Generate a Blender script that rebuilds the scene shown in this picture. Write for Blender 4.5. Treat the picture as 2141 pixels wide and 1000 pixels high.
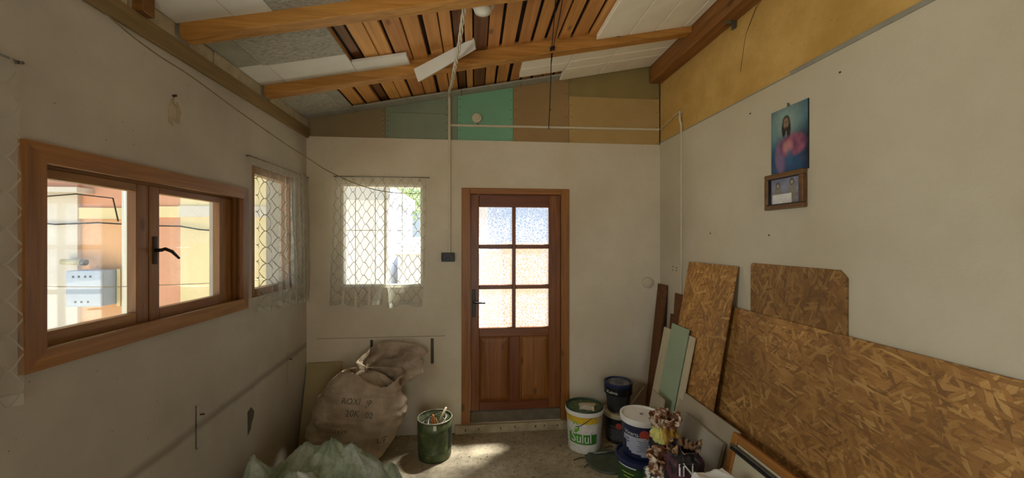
import bpy, bmesh, math, random
from mathutils import Vector, Matrix, noise
from mathutils.bvhtree import BVHTree
R = random.Random(7)
sc = bpy.context.scene
for o in list(bpy.data.objects): bpy.data.objects.remove(o)
COL = sc.collection

# ------------------------------------------------------------------ camera, sky, sun, exposure
YAW = math.atan(78.5/810)
cam = bpy.data.cameras.new('camera'); cam.sensor_width = 36; cam.sensor_fit = 'HORIZONTAL'
cam.lens = 810/2141*36; cam.shift_y = 3/2141; cam.clip_start = .02
co = bpy.data.objects.new('camera', cam); COL.objects.link(co)
co.location = (0, 0, 1.65); co.rotation_euler = (math.pi/2, 0, -YAW); sc.camera = co

world = bpy.data.worlds.new('sky'); sc.world = world; world.use_nodes = True
wb = world.node_tree.nodes['Background']
wb.inputs[0].default_value = (.68, .82, 1.0, 1); wb.inputs[1].default_value = .85
sun = bpy.data.lights.new('sun', 'SUN'); sun.energy = 32; sun.angle = math.radians(8); sun.color = (1, .95, .86)
so = bpy.data.objects.new('sun', sun); COL.objects.link(so)
so.rotation_euler = Vector((-.42, -.31, -1)).to_track_quat('-Z', 'Y').to_euler(); so.location = (2, 6, 8)
def fill_light(name, loc, rot, sx, sy, power, col):          # added area lamp outside an unseen opening, brightens the room
    l = bpy.data.lights.new(name, 'AREA'); l.shape = 'RECTANGLE'; l.size = sx; l.size_y = sy; l.energy = power; l.color = col
    o = bpy.data.objects.new(name, l); COL.objects.link(o); o.location = loc; o.rotation_euler = rot
fill_light('side_fill', (-1.60, .61, 1.70), (0, -math.pi/2, 0), .8, 1.0, 44, (1, .99, .96))  # added fill lamp outside the unseen window behind the left curtain
fill_light('rear_fill', (.35, -2.6, 1.05), (math.pi/2, 0, 0), 1.0, 2.0, 13, (1, .97, .92))  # added fill lamp behind the camera, at a made-up rear doorway
sc.view_settings.view_transform = 'Standard'; sc.view_settings.look = 'None'
sc.view_settings.gamma = 1; sc.view_settings.use_curve_mapping = False; sc.view_settings.exposure = 0.58
cy = sc.cycles
cy.max_bounces = 14; cy.diffuse_bounces = 8; cy.transparent_max_bounces = 24; cy.transmission_bounces = 8
cy.glossy_bounces = 3; cy.use_denoising = True; cy.sample_clamp_indirect = 6; cy.caustics_reflective = False

# ------------------------------------------------------------------ helpers
def lin(h):
    h = h.lstrip('#'); v = [int(h[i:i+2], 16)/255 for i in (0, 2, 4)]
    return tuple(c/12.92 if c <= .04045 else ((c+.055)/1.055)**2.4 for c in v)
def rgba(h): return (*lin(h), 1) if isinstance(h, str) else (*h[:3], 1)

class NT:
    def __init__(s, name):
        s.m = bpy.data.materials.new(name); s.m.use_nodes = True
        s.t = s.m.node_tree; s.t.nodes.clear()
        s.out = s.n('ShaderNodeOutputMaterial')
    def n(s, typ, inp=None, **kw):
        nd = s.t.nodes.new(typ)
        for k, v in kw.items(): setattr(nd, k, v)
        for k, v in (inp or {}).items():
            if isinstance(v, bpy.types.NodeSocket): s.t.links.new(v, nd.inputs[k])
            else: nd.inputs[k].default_value = v
        return nd
    def math(s, op, a, b=0.0, c=None):
        d = {0: a, 1: b}
        if c is not None: d[2] = c
        return s.n('ShaderNodeMath', d, operation=op).outputs[0]
    def mix(s, f, a, b, mode='MIX'):
        nd = s.t.nodes.new('ShaderNodeMix'); nd.data_type = 'RGBA'; nd.blend_type = mode
        for k, v in ((0, f), (6, a), (7, b)):
            if isinstance(v, bpy.types.NodeSocket): s.t.links.new(v, nd.inputs[k])
            else: nd.inputs[k].default_value = v
        return nd.outputs[2]
    def co(s, scale=(1, 1, 1), rot=(0, 0, 0), rand=0.0, kind='Object'):
        v = s.n('ShaderNodeTexCoord').outputs[kind]
        if rand:
            r = s.n('ShaderNodeObjectInfo').outputs['Random']
            v = s.n('ShaderNodeVectorMath', {0: v, 1: s.n('ShaderNodeCombineXYZ', {0: s.math('MULTIPLY', r, rand), 1: s.math('MULTIPLY', r, rand*1.7), 2: s.math('MULTIPLY', r, rand*2.3)}).outputs[0]}, operation='ADD').outputs[0]
        return s.n('ShaderNodeMapping', {0: v, 2: rot, 3: scale}).outputs[0]
    def noise(s, vec, scale, detail=4, rough=.55, dist=0.0):
        return s.n('ShaderNodeTexNoise', {'Vector': vec, 'Scale': scale, 'Detail': detail, 'Roughness': rough, 'Distortion': dist}).outputs[0]
    def ramp(s, f, stops):
        nd = s.n('ShaderNodeValToRGB', {0: f}); cr = nd.color_ramp
        while len(cr.elements) > 1: cr.elements.remove(cr.elements[-1])
        for i, (p, c) in enumerate(stops):
            e = cr.elements[0] if i == 0 else cr.elements.new(p)
            e.position = p; e.color = rgba(c) if not isinstance(c, (int, float)) else (c, c, c, 1)
        return nd.outputs[0]
    def bsdf(s, col, rough=.8, bump=None, bdist=.002, bstr=.5, **kw):
        d = {'Base Color': col, 'Roughness': rough}
        if bump is not None:
            d['Normal'] = s.n('ShaderNodeBump', {'Height': bump, 'Distance': bdist, 'Strength': bstr}).outputs[0]
        d.update(kw)
        return s.n('ShaderNodeBsdfPrincipled', d)
    def done(s, sh):
        s.t.links.new(sh.outputs[0] if hasattr(sh, 'outputs') else sh, s.out.inputs[0]); return s.m

def plain(name, c, rough=.7, var=.18, scale=9, bump=.3, metal=0.0, dark=None, spec=.5):
    t = NT(name); v = t.co(rand=3); n = t.noise(v, scale, 5)
    c0 = rgba(c); c1 = rgba(dark) if dark else tuple(x*(1-var) for x in c0[:3])+(1,)
    col = t.mix(t.ramp(n, [(.35, 0.0), (.65, 1.0)]), c1, c0)
    return t.done(t.bsdf(col, rough, t.noise(v, scale*6, 3), .001, bump, **{'Metallic': metal, 'Specular IOR Level': spec}))
def wood(name, light, dark, axis='y', rough=.55, knots=True, spread=.25, scale=1.0, spec=.4):
    t = NT(name); sc3 = {'x': (1.2, 22, 22), 'y': (22, 1.2, 22), 'z': (22, 22, 1.2)}[axis]
    sc3 = tuple(q*scale for q in sc3)
    v = t.co(sc3, rand=7.0)
    n = t.noise(v, 1.6, 6, .6, .6)
    f = t.noise(t.co(tuple(q*6 for q in sc3), rand=7.0), 1.5, 3)
    col = t.ramp(n, [(.28, dark), (.5, tuple((a+b)/2 for a, b in zip(lin(light), lin(dark)))), (.7, light)])
    col = t.mix(t.math('MULTIPLY', f, .25), col, rgba(dark))
    if knots:
        kv = t.n('ShaderNodeTexVoronoi', {'Vector': t.co(tuple(6*scale*(1 if q > 2*scale else .45) for q in sc3), rand=5.0), 'Scale': 1.0}).outputs[0]
        kf = t.ramp(kv, [(.06, 1.0), (.13, 0.0)])
        col = t.mix(t.math('MULTIPLY', kf, .75), col, tuple(x*.3 for x in lin(dark))+(1,))
    r = t.n('ShaderNodeObjectInfo').outputs['Random']
    col = t.n('ShaderNodeHueSaturation', {'Color': col, 'Value': t.math('MULTIPLY_ADD', r, spread, 1-spread*.55), 'Hue': t.math('MULTIPLY_ADD', r, .012, .494)}).outputs[0]
    return t.done(t.bsdf(col, rough, n, .0015, .5, **{'Specular IOR Level': spec}))
def osb(name, rot=0.0, dim=1.0):
    t = NT(name)
    pal = [(0, '5e3f1a'), (.3, '895f2c'), (.55, 'a37338'), (.8, 'ba8c4c'), (1, 'dab674')]
    col = t.ramp(t.noise(t.co((7, 45, 1), (0, 0, rot), rand=2.0), 1.5, 5, .65), [(.3, '6a481e'), (.5, '96692f'), (.7, 'b58844')]); h = None
    for k, (a, sx, sy, keep) in enumerate(((.35, 9, 50, .5), (-.55, 10, 55, .4), (1.1, 11, 50, .35), (-.05, 8, 60, .35), (.7, 12, 75, .35), (-1.2, 11, 60, .3), (-.3, 13, 85, .3))):
        v = t.n('ShaderNodeMapping', {0: t.n('ShaderNodeMapping', {0: t.co(rand=2.0), 2: (0, 0, a+rot)}).outputs[0], 1: (k*3.1, k*1.7, 0), 3: (sx, sy, 1)}).outputs[0]
        w = t.n('ShaderNodeTexNoise', {'Vector': v, 'Scale': 1.3, 'Detail': 2.0}).outputs[1]
        v2 = t.n('ShaderNodeVectorMath', {0: v, 1: t.n('ShaderNodeVectorMath', {0: w, 1: (.35, .9, 0)}, operation='MULTIPLY').outputs[0]}, operation='ADD').outputs[0]
        o = t.n('ShaderNodeTexVoronoi', {'Vector': v2, 'Scale': 1.0}, voronoi_dimensions='2D').outputs
        e = t.n('ShaderNodeTexVoronoi', {'Vector': v2, 'Scale': 1.0}, voronoi_dimensions='2D', feature='DISTANCE_TO_EDGE').outputs[0]
        c3 = t.n('ShaderNodeSeparateColor', {0: o['Color']}).outputs
        g = t.noise(t.n('ShaderNodeMapping', {0: v2, 3: (.5, 4, 1)}).outputs[0], 2, 3)
        cc = t.ramp(t.math('ADD', t.math('MULTIPLY', c3[0], .72), t.math('MULTIPLY', g, .3)), pal)
        cc = t.mix(t.ramp(e, [(.0, .45), (.10, 0.0)]), cc, rgba('4a3012'))
        msk = t.math('MULTIPLY', t.ramp(c3[1], [(1-keep, 0.0), (1-keep+.02, .9)]), t.ramp(e, [(.02, 0.0), (.07, 1.0)]))
        col = t.mix(msk, col, cc); h = c3[0] if h is None else t.math('ADD', h, t.math('MULTIPLY', msk, .4))
    big = t.noise(t.co(rand=2.0), 2.0, 4)
    col = t.mix(t.ramp(big, [(.3, .45), (.62, 0.0)]), col, rgba('5f4019'))
    if dim != 1: col = t.mix(1.0, col, (dim, dim, dim*.98, 1), 'MULTIPLY')
    return t.done(t.bsdf(col, .6, h, .0012, .6))
def paint(name, rough=.6, bump=0.0, metal=0.0, spec=.4):
    t = NT(name); a = t.n('ShaderNodeAttribute', attribute_name='Col').outputs[0]
    n = t.noise(t.co(), 40, 4)
    col = t.mix(t.ramp(n, [(.35, .22), (.6, 0.0)]), a, (.12, .1, .08, 1))
    return t.done(t.bsdf(col, rough, n, .001, bump, **{'Specular IOR Level': spec, 'Metallic': metal}))
def plaster(name, c, mott, speck=.5, scale=1.0, band=False, cool=None):
    t = NT(name); v = t.co()
    n1 = t.noise(v, 1.3*scale, 6, .6); n2 = t.noise(v, 9*scale, 6, .65); n3 = t.noise(v, 55, 3, .6)
    col = t.mix(t.ramp(n1, [(.35, 0.0), (.68, 1.0)]), rgba(c), rgba(mott))
    col = t.mix(t.math('MULTIPLY', t.ramp(n2, [(.5, 0.0), (.75, 1.0)]), .35), col, rgba(mott))
    sp = t.n('ShaderNodeTexVoronoi', {'Vector': v, 'Scale': 34.0}).outputs
    rs = t.n('ShaderNodeSeparateColor', {0: sp['Color']}).outputs[0]
    dots = t.math('MULTIPLY', t.ramp(sp['Distance'], [(.06, 1.0), (.13, 0.0)]), t.ramp(rs, [(.80, 0.0), (.82, 1.0)]))
    col = t.mix(t.math('MULTIPLY', dots, speck), col, rgba('3b3226'))
    if band:
        z = t.n('ShaderNodeSeparateXYZ', {0: v}); zz = t.math('ADD', z.outputs[2], t.math('MULTIPLY', z.outputs[1], -.06))
        zz = t.math('ADD', zz, t.math('MULTIPLY', n2, .03))
        b = t.ramp(zz, [(.575, 0.0), (.600, 1.0), (.615, .75), (.640, 0.0)])
        col = t.mix(t.math('MULTIPLY', b, .55), col, rgba('6b6054'))
        low = t.ramp(t.math('ADD', z.outputs[2], t.math('MULTIPLY', n1, .35)), [(.2, 1.0), (.75, 0.0)])
        col = t.mix(t.math('MULTIPLY', low, .5), col, rgba('8d7d62'))
    h = t.math('ADD', t.math('MULTIPLY', n3, .5), n2)
    return t.done(t.bsdf(col, .92, h, .003, .45, **{'Specular IOR Level': .2}))
def glass(name, tint=(.93, .96, .95), gl=.06):
    t = NT(name)
    a = t.n('ShaderNodeBsdfTransparent', {0: (*tint, 1)}); b = t.n('ShaderNodeBsdfGlossy', {0: (1, 1, 1, 1), 1: .02})
    return t.done(t.n('ShaderNodeMixShader', {0: gl, 1: a.outputs[0], 2: b.outputs[0]}))

def link(o, parent=None):
    COL.objects.link(o)
    if parent is not None: o.parent = parent
    return o
def tag(o, label=None, cat=None, group=None, kind=None):
    for k, v in (('label', label), ('category', cat), ('group', group), ('kind', kind)):
        if v: o[k] = v
    return o
def empty(name, loc=(0, 0, 0), label=None, cat=None, group=None, kind=None, parent=None):
    o = bpy.data.objects.new(name, None); o.location = loc; o.empty_display_size = .05
    link(o, parent); return tag(o, label, cat, group, kind)

class MB:
    def __init__(s): s.b = bmesh.new()
    def hexa(s, c, bev=0.0, seg=1):
        vs = [s.b.verts.new(p) for p in c]
        fs = [s.b.faces.new([vs[i] for i in q]) for q in ((0, 3, 2, 1), (4, 5, 6, 7), (0, 1, 5, 4), (1, 2, 6, 5), (2, 3, 7, 6), (3, 0, 4, 7))]
        if bev:
            es = {e for f in fs for e in f.edges}
            bmesh.ops.bevel(s.b, geom=list(es), offset=bev, segments=seg, affect='EDGES', profile=.5)
        return s
    def box(s, x0, x1, y0, y1, z0, z1, bev=0.0, seg=1):
        return s.hexa([(x0, y0, z0), (x1, y0, z0), (x1, y1, z0), (x0, y1, z0), (x0, y0, z1), (x1, y0, z1), (x1, y1, z1), (x0, y1, z1)], bev, seg)
    def sbox(s, x0, x1, y0, y1, o0, o1, bev=0.0):          # a box that follows the slope of the roof
        a, b = roof(x0), roof(x1)
        return s.hexa([(x0, y0, a+o0), (x1, y0, b+o0), (x1, y1, b+o0), (x0, y1, a+o0), (x0, y0, a+o1), (x1, y0, b+o1), (x1, y1, b+o1), (x0, y1, a+o1)], bev)
    def prism(s, pts, f0, f1):                             # pts 2D; f0/f1 map 2D -> 3D for both caps
        a = [s.b.verts.new(f0(p)) for p in pts]; b = [s.b.verts.new(f1(p)) for p in pts]; n = len(pts)
        s.b.faces.new(a[::-1]); s.b.faces.new(b)
        for i in range(n): s.b.faces.new((a[i], a[(i+1) % n], b[(i+1) % n], b[i]))
        return s
    def tube(s, pts, r, n=8, caps=True, smooth=True):
        pts = [Vector(p) for p in pts]; rings = []; m = len(pts)
        rr = r if isinstance(r, (list, tuple)) else [r]*m
        up = Vector((0, 0, 1))
        for i, p in enumerate(pts):
            d = (pts[min(i+1, m-1)]-pts[max(i-1, 0)]).normalized()
            u = d.cross(up)
            if u.length < .1: u = d.cross(Vector((0, 1, 0)))
            u.normalize(); w = d.cross(u)
            rings.append([s.b.verts.new(p+(u*math.cos(2*math.pi*k/n)+w*math.sin(2*math.pi*k/n))*rr[i]) for k in range(n)])
        for i in range(m-1):
            for k in range(n):
                f = s.b.faces.new((rings[i][k], rings[i][(k+1) % n], rings[i+1][(k+1) % n], rings[i+1][k])); f.smooth = smooth
        if caps: s.b.faces.new(rings[0][::-1]); s.b.faces.new(rings[-1])
        return s
    def lathe(s, prof, n=40, c=(0, 0, 0), smooth=True, close=False):
        rings = []
        for r, z in prof:
            if r < 1e-6: rings.append([s.b.verts.new((c[0], c[1], c[2]+z))])
            else: rings.append([s.b.verts.new((c[0]+r*math.cos(2*math.pi*k/n), c[1]+r*math.sin(2*math.pi*k/n), c[2]+z)) for k in range(n)])
        for a, b in zip(rings, rings[1:]):
            for k in range(n):
                if len(a) == 1 and len(b) == 1: continue
                if len(a) == 1: f = s.b.faces.new((a[0], b[(k+1) % n], b[k]))
                elif len(b) == 1: f = s.b.faces.new((a[k], a[(k+1) % n], b[0]))
                else: f = s.b.faces.new((a[k], a[(k+1) % n], b[(k+1) % n], b[k]))
                f.smooth = smooth
        return s
    def grid(s, nu, nv, fn, smooth=True, closed=False):
        vs = [[s.b.verts.new(fn(i/nu, j/nv)) for i in range(nu if closed else nu+1)] for j in range(nv+1)]
        for j in range(nv):
            for i in range(nu):
                i2 = (i+1) % nu if closed else i+1
                f = s.b.faces.new((vs[j][i], vs[j][i2], vs[j+1][i2], vs[j+1][i])); f.smooth = smooth
        return s
    def quad(s, *p, smooth=False):
        f = s.b.faces.new([s.b.verts.new(q) for q in p]); f.smooth = smooth; return s
    def build(s, name, mat, parent=None, recalc=True, sharp=None, weld=False, **kw):
        if weld: bmesh.ops.remove_doubles(s.b, verts=s.b.verts, dist=1e-5)
        if recalc: bmesh.ops.recalc_face_normals(s.b, faces=s.b.faces)
        me = bpy.data.meshes.new(name); s.b.to_mesh(me); s.b.free()
        if sharp: me.set_sharp_from_angle(angle=math.radians(sharp))
        me.materials.append(mat)
        o = bpy.data.objects.new(name, me); link(o, parent)
        return tag(o, kw.get('label'), kw.get('cat'), kw.get('group'), kw.get('kind'))
def off(parent_loc):                                       # children are modelled in world space: shift so the parent Empty can stand at its base
    return Matrix.Translation(-Vector(parent_loc))
def rebase(root):
    L = root.location.copy()
    for ch in root.children:
        ch.matrix_parent_inverse = Matrix.Translation(-L)
def colour(o, fn):
    me = o.data; a = me.color_attributes.new('Col', 'FLOAT_COLOR', 'POINT')
    for i, v in enumerate(me.vertices): a.data[i].color = (*fn(v.co), 1)
_txt = {}
def text_tris(body):
    if body not in _txt:
        c = bpy.data.curves.new('lettering', 'FONT'); c.body = body; c.size = 1; c.resolution_u = 3; c.align_x = 'CENTER'; c.align_y = 'CENTER'
        o = bpy.data.objects.new('lettering', c); me = bpy.data.meshes.new_from_object(o)
        _txt[body] = ([v.co.copy() for v in me.vertices], [tuple(p.vertices) for p in me.polygons])
        bpy.data.objects.remove(o); bpy.data.curves.remove(c); bpy.data.meshes.remove(me)
    return _txt[body]
def project(target, name, shape, origin, right, up, ray, mat, parent, lift=.0015, **kw):
    """lay a flat print (verts2d, faces) on the surface of target, as ink on that surface"""
    me = target.data; bv = BVHTree.FromPolygons([v.co for v in me.vertices], [p.vertices for p in me.polygons])
    b = bmesh.new(); right, up, ray, origin = Vector(right), Vector(up), Vector(ray).normalized(), Vector(origin)
    vs = [b.verts.new((p[0], p[1], 0)) for p in shape[0]]
    for f in shape[1]:
        try: b.faces.new([vs[i] for i in f])
        except ValueError: pass
    for _ in range(kw.get('sub', 1)):
        bmesh.ops.triangulate(b, faces=b.faces)
        bmesh.ops.subdivide_edges(b, edges=b.edges, cuts=1)
    for v in list(b.verts):
        p = origin+right*v.co.x+up*v.co.y
        h = bv.ray_cast(p-ray*.6, ray, 2)
        if h[0] is None: b.verts.remove(v)
        else: v.co = h[0]-ray*lift
    m2 = bpy.data.meshes.new(name); b.to_mesh(m2); b.free(); m2.materials.append(mat)
    o = bpy.data.objects.new(name, m2); link(o, parent); return o
def disc2(n=28): return [(math.cos(2*math.pi*k/n), math.sin(2*math.pi*k/n)) for k in range(n)], [tuple(range(n))]
def rect2(nx=10, ny=4):
    v = [(-.5+i/nx, -.5+j/ny) for j in range(ny+1) for i in range(nx+1)]
    return v, [(j*(nx+1)+i, j*(nx+1)+i+1, (j+1)*(nx+1)+i+1, (j+1)*(nx+1)+i) for j in range(ny) for i in range(nx)]
def roof(x): return 2.654+.193*(x+1.381)
def fbm(x, y, z=0, o=4): return noise.fractal(Vector((x, y, z)), 1.0, 2.0, o)

# ------------------------------------------------------------------ materials
M = {}
M['plaster'] = plaster('plaster_back', 'd6cdb8', 'c5baa0', .55)
M['plaster_left'] = plaster('plaster_left', 'bfbaad', 'aaa497', .6, band=True)
M['plaster_right'] = plaster('plaster_right', 'c4bba4', 'b6ab92', .35)
M['yellow'] = plaster('ochre_board', 'cba763', 'b18b48', .6, 2.0)
M['rough_patch'] = plaster('bare_plaster', '6f6a5e', '565045', .5, 3)
t = NT('concrete_floor'); v = t.co(); n = t.noise(v, 3, 7, .6); n2 = t.noise(v, 28, 5, .7)
c = t.ramp(n, [(.3, '857a62'), (.5, 'a3967a'), (.72, 'b8ab8e')]); c = t.mix(t.ramp(n2, [(.45, 0.0), (.75, .6)]), c, rgba('4c4335'))
M['floor'] = t.done(t.bsdf(c, .85, n2, .004, .5))
M['ground'] = plain('yard_concrete', '9f978a', .9, .2, 3)
M['beam'] = wood('rafter_wood', 'c48c48', '8c5c24', 'x')
M['ridge'] = wood('ridge_wood', '96632f', '6b421b', 'y')
M['plank'] = wood('roof_plank_wood', 'dca05a', 'b07a3c', 'y', spread=.34)
M['plank_dark'] = wood('dark_plank_wood', '8a5a2c', '5a3818', 'y')
M['deck'] = plain('roof_felt', '2c2018', .9, .4, 20)
M['plate'] = wood('wall_plate_wood', '9a8458', '7b6640', 'y', .8)
M['casing'] = wood('window_casing_wood', 'ab7a40', '7e5424', 'y', .4)
M['casing_v'] = wood('window_upright_wood', '9c6c3a', '724a22', 'z', .4)
M['door_v'] = wood('door_upright_wood', '8a5028', '5e3214', 'z', .35, knots=False)
M['door_h'] = wood('door_rail_wood', '864e2a', '5c3114', 'x', .35, knots=False)
M['door_panel'] = wood('door_panel_wood', '9a6230', '70421a', 'z', .35)
M['door_frame'] = wood('door_frame_wood', 'a26a34', '784a1e', 'z', .4)
M['door_frame_h'] = wood('door_head_wood', 'a26a34', '784a1e', 'x', .4)
M['brownboard'] = wood('brown_board_wood', '7a4f26', '553214', 'z', .7)
M['frame_brown'] = wood('gilt_brown_wood', '7a5632', '4e331c', 'y', .4, knots=False)
M['orange'] = wood('orange_sash_wood', 'b07c38', '875822', 'x', .45, knots=False)
t = NT('fibre_cement'); v = t.co(rand=3); n = t.noise(v, 6, 5); n2 = t.noise(t.co((26, 60, 26), rand=3), 1.4, 5, .7)
c = t.ramp(n2, [(.32, '8f8d83'), (.5, 'b2b0a4'), (.68, 'cfcdc0')])
c = t.mix(t.math('MULTIPLY', n, .3), c, rgba('7c776a')); M['fibre'] = t.done(t.bsdf(c, .9, n2, .006, .9))
M['fibre_smooth'] = plain('smooth_fibre_board', 'a3a193', .9, .15, 12)
M['whiteboard'] = plain('white_painted_board', 'e0e1d9', .7, .08, 5)
M['foam'] = plain('cream_foam_panel', 'f0ead6', .8, .08, 7, .2)
M['infill'] = plain('pale_infill_block', 'b5a88c', .9, .25, 14, .6)
M['p_olive'] = plain('olive_brown_board', '8f7f5d', .8, .12, 5)
M['p_green'] = plain('grey_green_board', '84907a', .8, .1, 5)
M['p_mint'] = plain('mint_green_board', '78ab8a', .8, .08, 5)
M['p_brown'] = plain('brown_paper_board', '9a7c50', .8, .1, 5)
M['p_tan'] = plain('tan_board', 'b0935c', .8, .1, 5)
M['p_olive2'] = plain('dark_olive_board', '8d7a48', .8, .1, 5)
M['trim'] = plain('grey_metal_trim', '8f8b7c', .6, .15, 10)
M['conduit'] = plain('white_plastic_conduit', 'c9bfa4', .5, .08, 10, .1)
M['white'] = plain('white_plastic', 'dfdccf', .4, .06, 10, .1)
M['cable'] = plain('white_cable', 'd5cfbb', .5, .1, 30, .1)
M['blackwire'] = plain('black_wire', '1d1915', .6, .1, 30, .1)
M['tan_wire'] = plain('tan_wire', '7e7253', .6, .2, 30, .1)
M['black'] = plain('black_plastic', '17161a', .4, .1, 10, .1)
M['bronze'] = plain('dark_bronze', '3a2c22', .35, .2, 20, .1, .8)
M['steel'] = plain('dull_steel', '85827a', .45, .2, 20, .2, .8)
M['gyp_grey'] = plain('grey_plasterboard', 'a3967e', .9, .14, 4, .3)
M['gyp_grey2'] = plain('pale_grey_plasterboard', 'a59d8b', .9, .14, 4, .3)
M['gyp_green'] = plain('pale_green_plasterboard', '93a285', .9, .08, 4, .2)
M['gyp_cream'] = plain('cream_plasterboard', 'bdb193', .9, .1, 4, .2)
M['board_yellow'] = plain('yellowish_board', 'a3946a', .9, .15, 4, .3)
M['white_frame'] = plain('white_window_paint', 'd9d6cc', .6, .06, 10, .1)
M['step'] = plaster('step_plaster', 'bdb092', '8f8163', .9, 4)
M['sill'] = plain('grey_sill', '6f6552', .9, .3, 10, .5)
M['glass'] = glass('window_glass')
M['pic_glass'] = glass('picture_glass', (1, 1, 1), .05)
t = NT('crackled_glass'); v = t.co()
cr = t.n('ShaderNodeTexVoronoi', {'Vector': t.n('ShaderNodeVectorMath', {0: v, 1: t.n('ShaderNodeVectorMath', {0: t.n('ShaderNodeTexNoise', {'Vector': v, 'Scale': 30.0, 'Detail': 3.0}).outputs[1], 1: (.05, .05, .05)}, operation='MULTIPLY').outputs[0]}, operation='ADD').outputs[0], 'Scale': 40.0}, feature='DISTANCE_TO_EDGE').outputs[0]
cf = t.ramp(cr, [(.02, 1.0), (.10, 0.0)])
nn = t.n('ShaderNodeBump', {'Height': t.math('ADD', cr, t.noise(v, 60, 3)), 'Strength': .6, 'Distance': .01}).outputs[0]
tr = t.n('ShaderNodeBsdfTransparent', {0: (.72, .75, .80, 1)}); rf = t.n('ShaderNodeBsdfRefraction', {0: (.48, .51, .58, 1), 1: .40, 2: 1.12, 'Normal': nn})
tl = t.n('ShaderNodeBsdfTranslucent', {0: (.8, .83, .88, 1), 'Normal': nn})
m1 = t.n('ShaderNodeMixShader', {0: .36, 1: tr.outputs[0], 2: rf.outputs[0]})
m2 = t.n('ShaderNodeMixShader', {0: t.math('MULTIPLY_ADD', cf, .42, .02), 1: m1.outputs[0], 2: tl.outputs[0]})
gl = t.n('ShaderNodeBsdfGlossy', {0: (1, 1, 1, 1), 1: .15, 'Normal': nn})
M['crackle'] = t.done(t.n('ShaderNodeMixShader', {0: .05, 1: m2.outputs[0], 2: gl.outputs[0]}))
# lace curtain: ogee trellis woven into sheer voile (UV in metres on the cloth)
t = NT('lace_curtain'); uv = t.n('ShaderNodeSeparateXYZ', {0: t.n('ShaderNodeTexCoord').outputs['UV']})
PX, PY = .094, .104
gx = t.math('MULTIPLY', uv.outputs[0], 2*math.pi/PX); gy = t.math('MULTIPLY', uv.outputs[1], 2*math.pi/PY)
g = t.math('MULTIPLY_ADD', t.math('COSINE', gx), -math.pi/2, math.pi/2)
def wave(sgn):
    q = t.math('ADD', gy, t.math('MULTIPLY', g, sgn))
    q = t.math('ABSOLUTE', t.math('SUBTRACT', t.math('FLOORED_MODULO', t.math('ADD', q, math.pi), 2*math.pi), math.pi))
    sl = t.math('MULTIPLY', t.math('SINE', gx), math.pi/2*PY/PX)
    return t.math('DIVIDE', q, t.math('SQRT', t.math('ADD', 1.0, t.math('MULTIPLY', sl, sl))))
dline = t.math('MINIMUM', wave(1), wave(-1))
wob = t.math('MULTIPLY', t.noise(t.co(kind='UV'), 60, 2), .12)
lace = t.ramp(t.math('ADD', dline, wob), [(.15, 1.0), (.23, 0.0)])
hem = t.ramp(uv.outputs[1], [(.03, .5), (.045, 0.0)])
weave = t.math('MULTIPLY_ADD', t.noise(t.co(kind='UV'), 14, 3), .10, .13)
alpha = t.math('MAXIMUM', t.math('ADD', t.math('MULTIPLY_ADD', lace, .75, weave), t.n('ShaderNodeAttribute', attribute_name='dens').outputs['Fac']), hem)
cl = t.mix(lace, rgba('e4e3da'), rgba('9f9a8a'))
df = t.n('ShaderNodeBsdfDiffuse', {0: cl}); tn = t.n('ShaderNodeBsdfTranslucent', {0: cl})
cloth = t.n('ShaderNodeMixShader', {0: t.math('MULTIPLY_ADD', lace, -.42, .5), 1: df.outputs[0], 2: tn.outputs[0]})
M['lace'] = t.done(t.n('ShaderNodeMixShader', {0: alpha, 1: t.n('ShaderNodeBsdfTransparent').outputs[0], 2: cloth.outputs[0]}))
t = NT('woven_sack'); v = t.co(); n = t.noise(v, 7, 5); w = t.n('ShaderNodeTexWave', {'Vector': v, 'Scale': 60.0, 'Distortion': 2.0}).outputs[1]
c = t.ramp(n, [(.3, '8d7a63'), (.55, 'aa9880'), (.75, 'baaa92')])
M['sack'] = t.done(t.bsdf(c, .75, t.math('ADD', t.noise(v, 20, 5), t.math('MULTIPLY', w, .25)), .008, .55))
t = NT('green_film'); v = t.co(); n = t.noise(v, 6, 5, .6); n2 = t.noise(v, 22, 6, .65, 1.0)
c = t.ramp(n, [(.34, '909e7a'), (.47, 'bac8ae'), (.58, 'dbe6da'), (.68, 'f4f8f5')])
p = t.bsdf(c, .28, n2, .02, .8); tl = t.n('ShaderNodeBsdfTranslucent', {0: c})
x = t.n('ShaderNodeMixShader', {0: .3, 1: p.outputs[0], 2: tl.outputs[0]})
M['film'] = t.done(t.n('ShaderNodeMixShader', {0: t.ramp(n2, [(.35, .72), (.65, .97)]), 1: t.n('ShaderNodeBsdfTransparent', {0: (.8, .9, .75, 1)}).outputs[0], 2: x.outputs[0]}))
M['whitefilm'] = plain('white_film', 'dcdcd8', .4, .1, 12, .6)
t = NT('green_drum_paint'); v = t.co(); n = t.noise(v, 14, 6, .65)
c = t.ramp(n, [(.35, '3a4629'), (.55, '4f5b34'), (.66, '6c7248'), (.75, '9a9678')])
M['drum'] = t.done(t.bsdf(c, .45, n, .002, .5, **{'Metallic': .25}))
M['rim_metal'] = plain('worn_rim_metal', 'a9a38e', .4, .35, 30, .3, .6)
M['rust'] = plain('rusty_wire', '4a3524', .8, .4, 30, .3)
M['twig'] = plain('dry_wood_chip', 'a87f4c', .8, .3, 30, .3)
M['orange_scrap'] = plain('orange_brown_scrap', 'c07a3c', .7, .3, 30, .3)
M['cream_stick'] = plain('cream_stick', 'cbbd98', .7, .15, 30, .3)
M['printed'] = paint('printed_plastic', .4, .1)
M['poster'] = paint('printed_paper', .45, .05)
M['paper_sack'] = paint('printed_paper_sack', .6, .6)
M['navy'] = plain('navy_plastic', '1f2a52', .4, .15, 12, .1)
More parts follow.
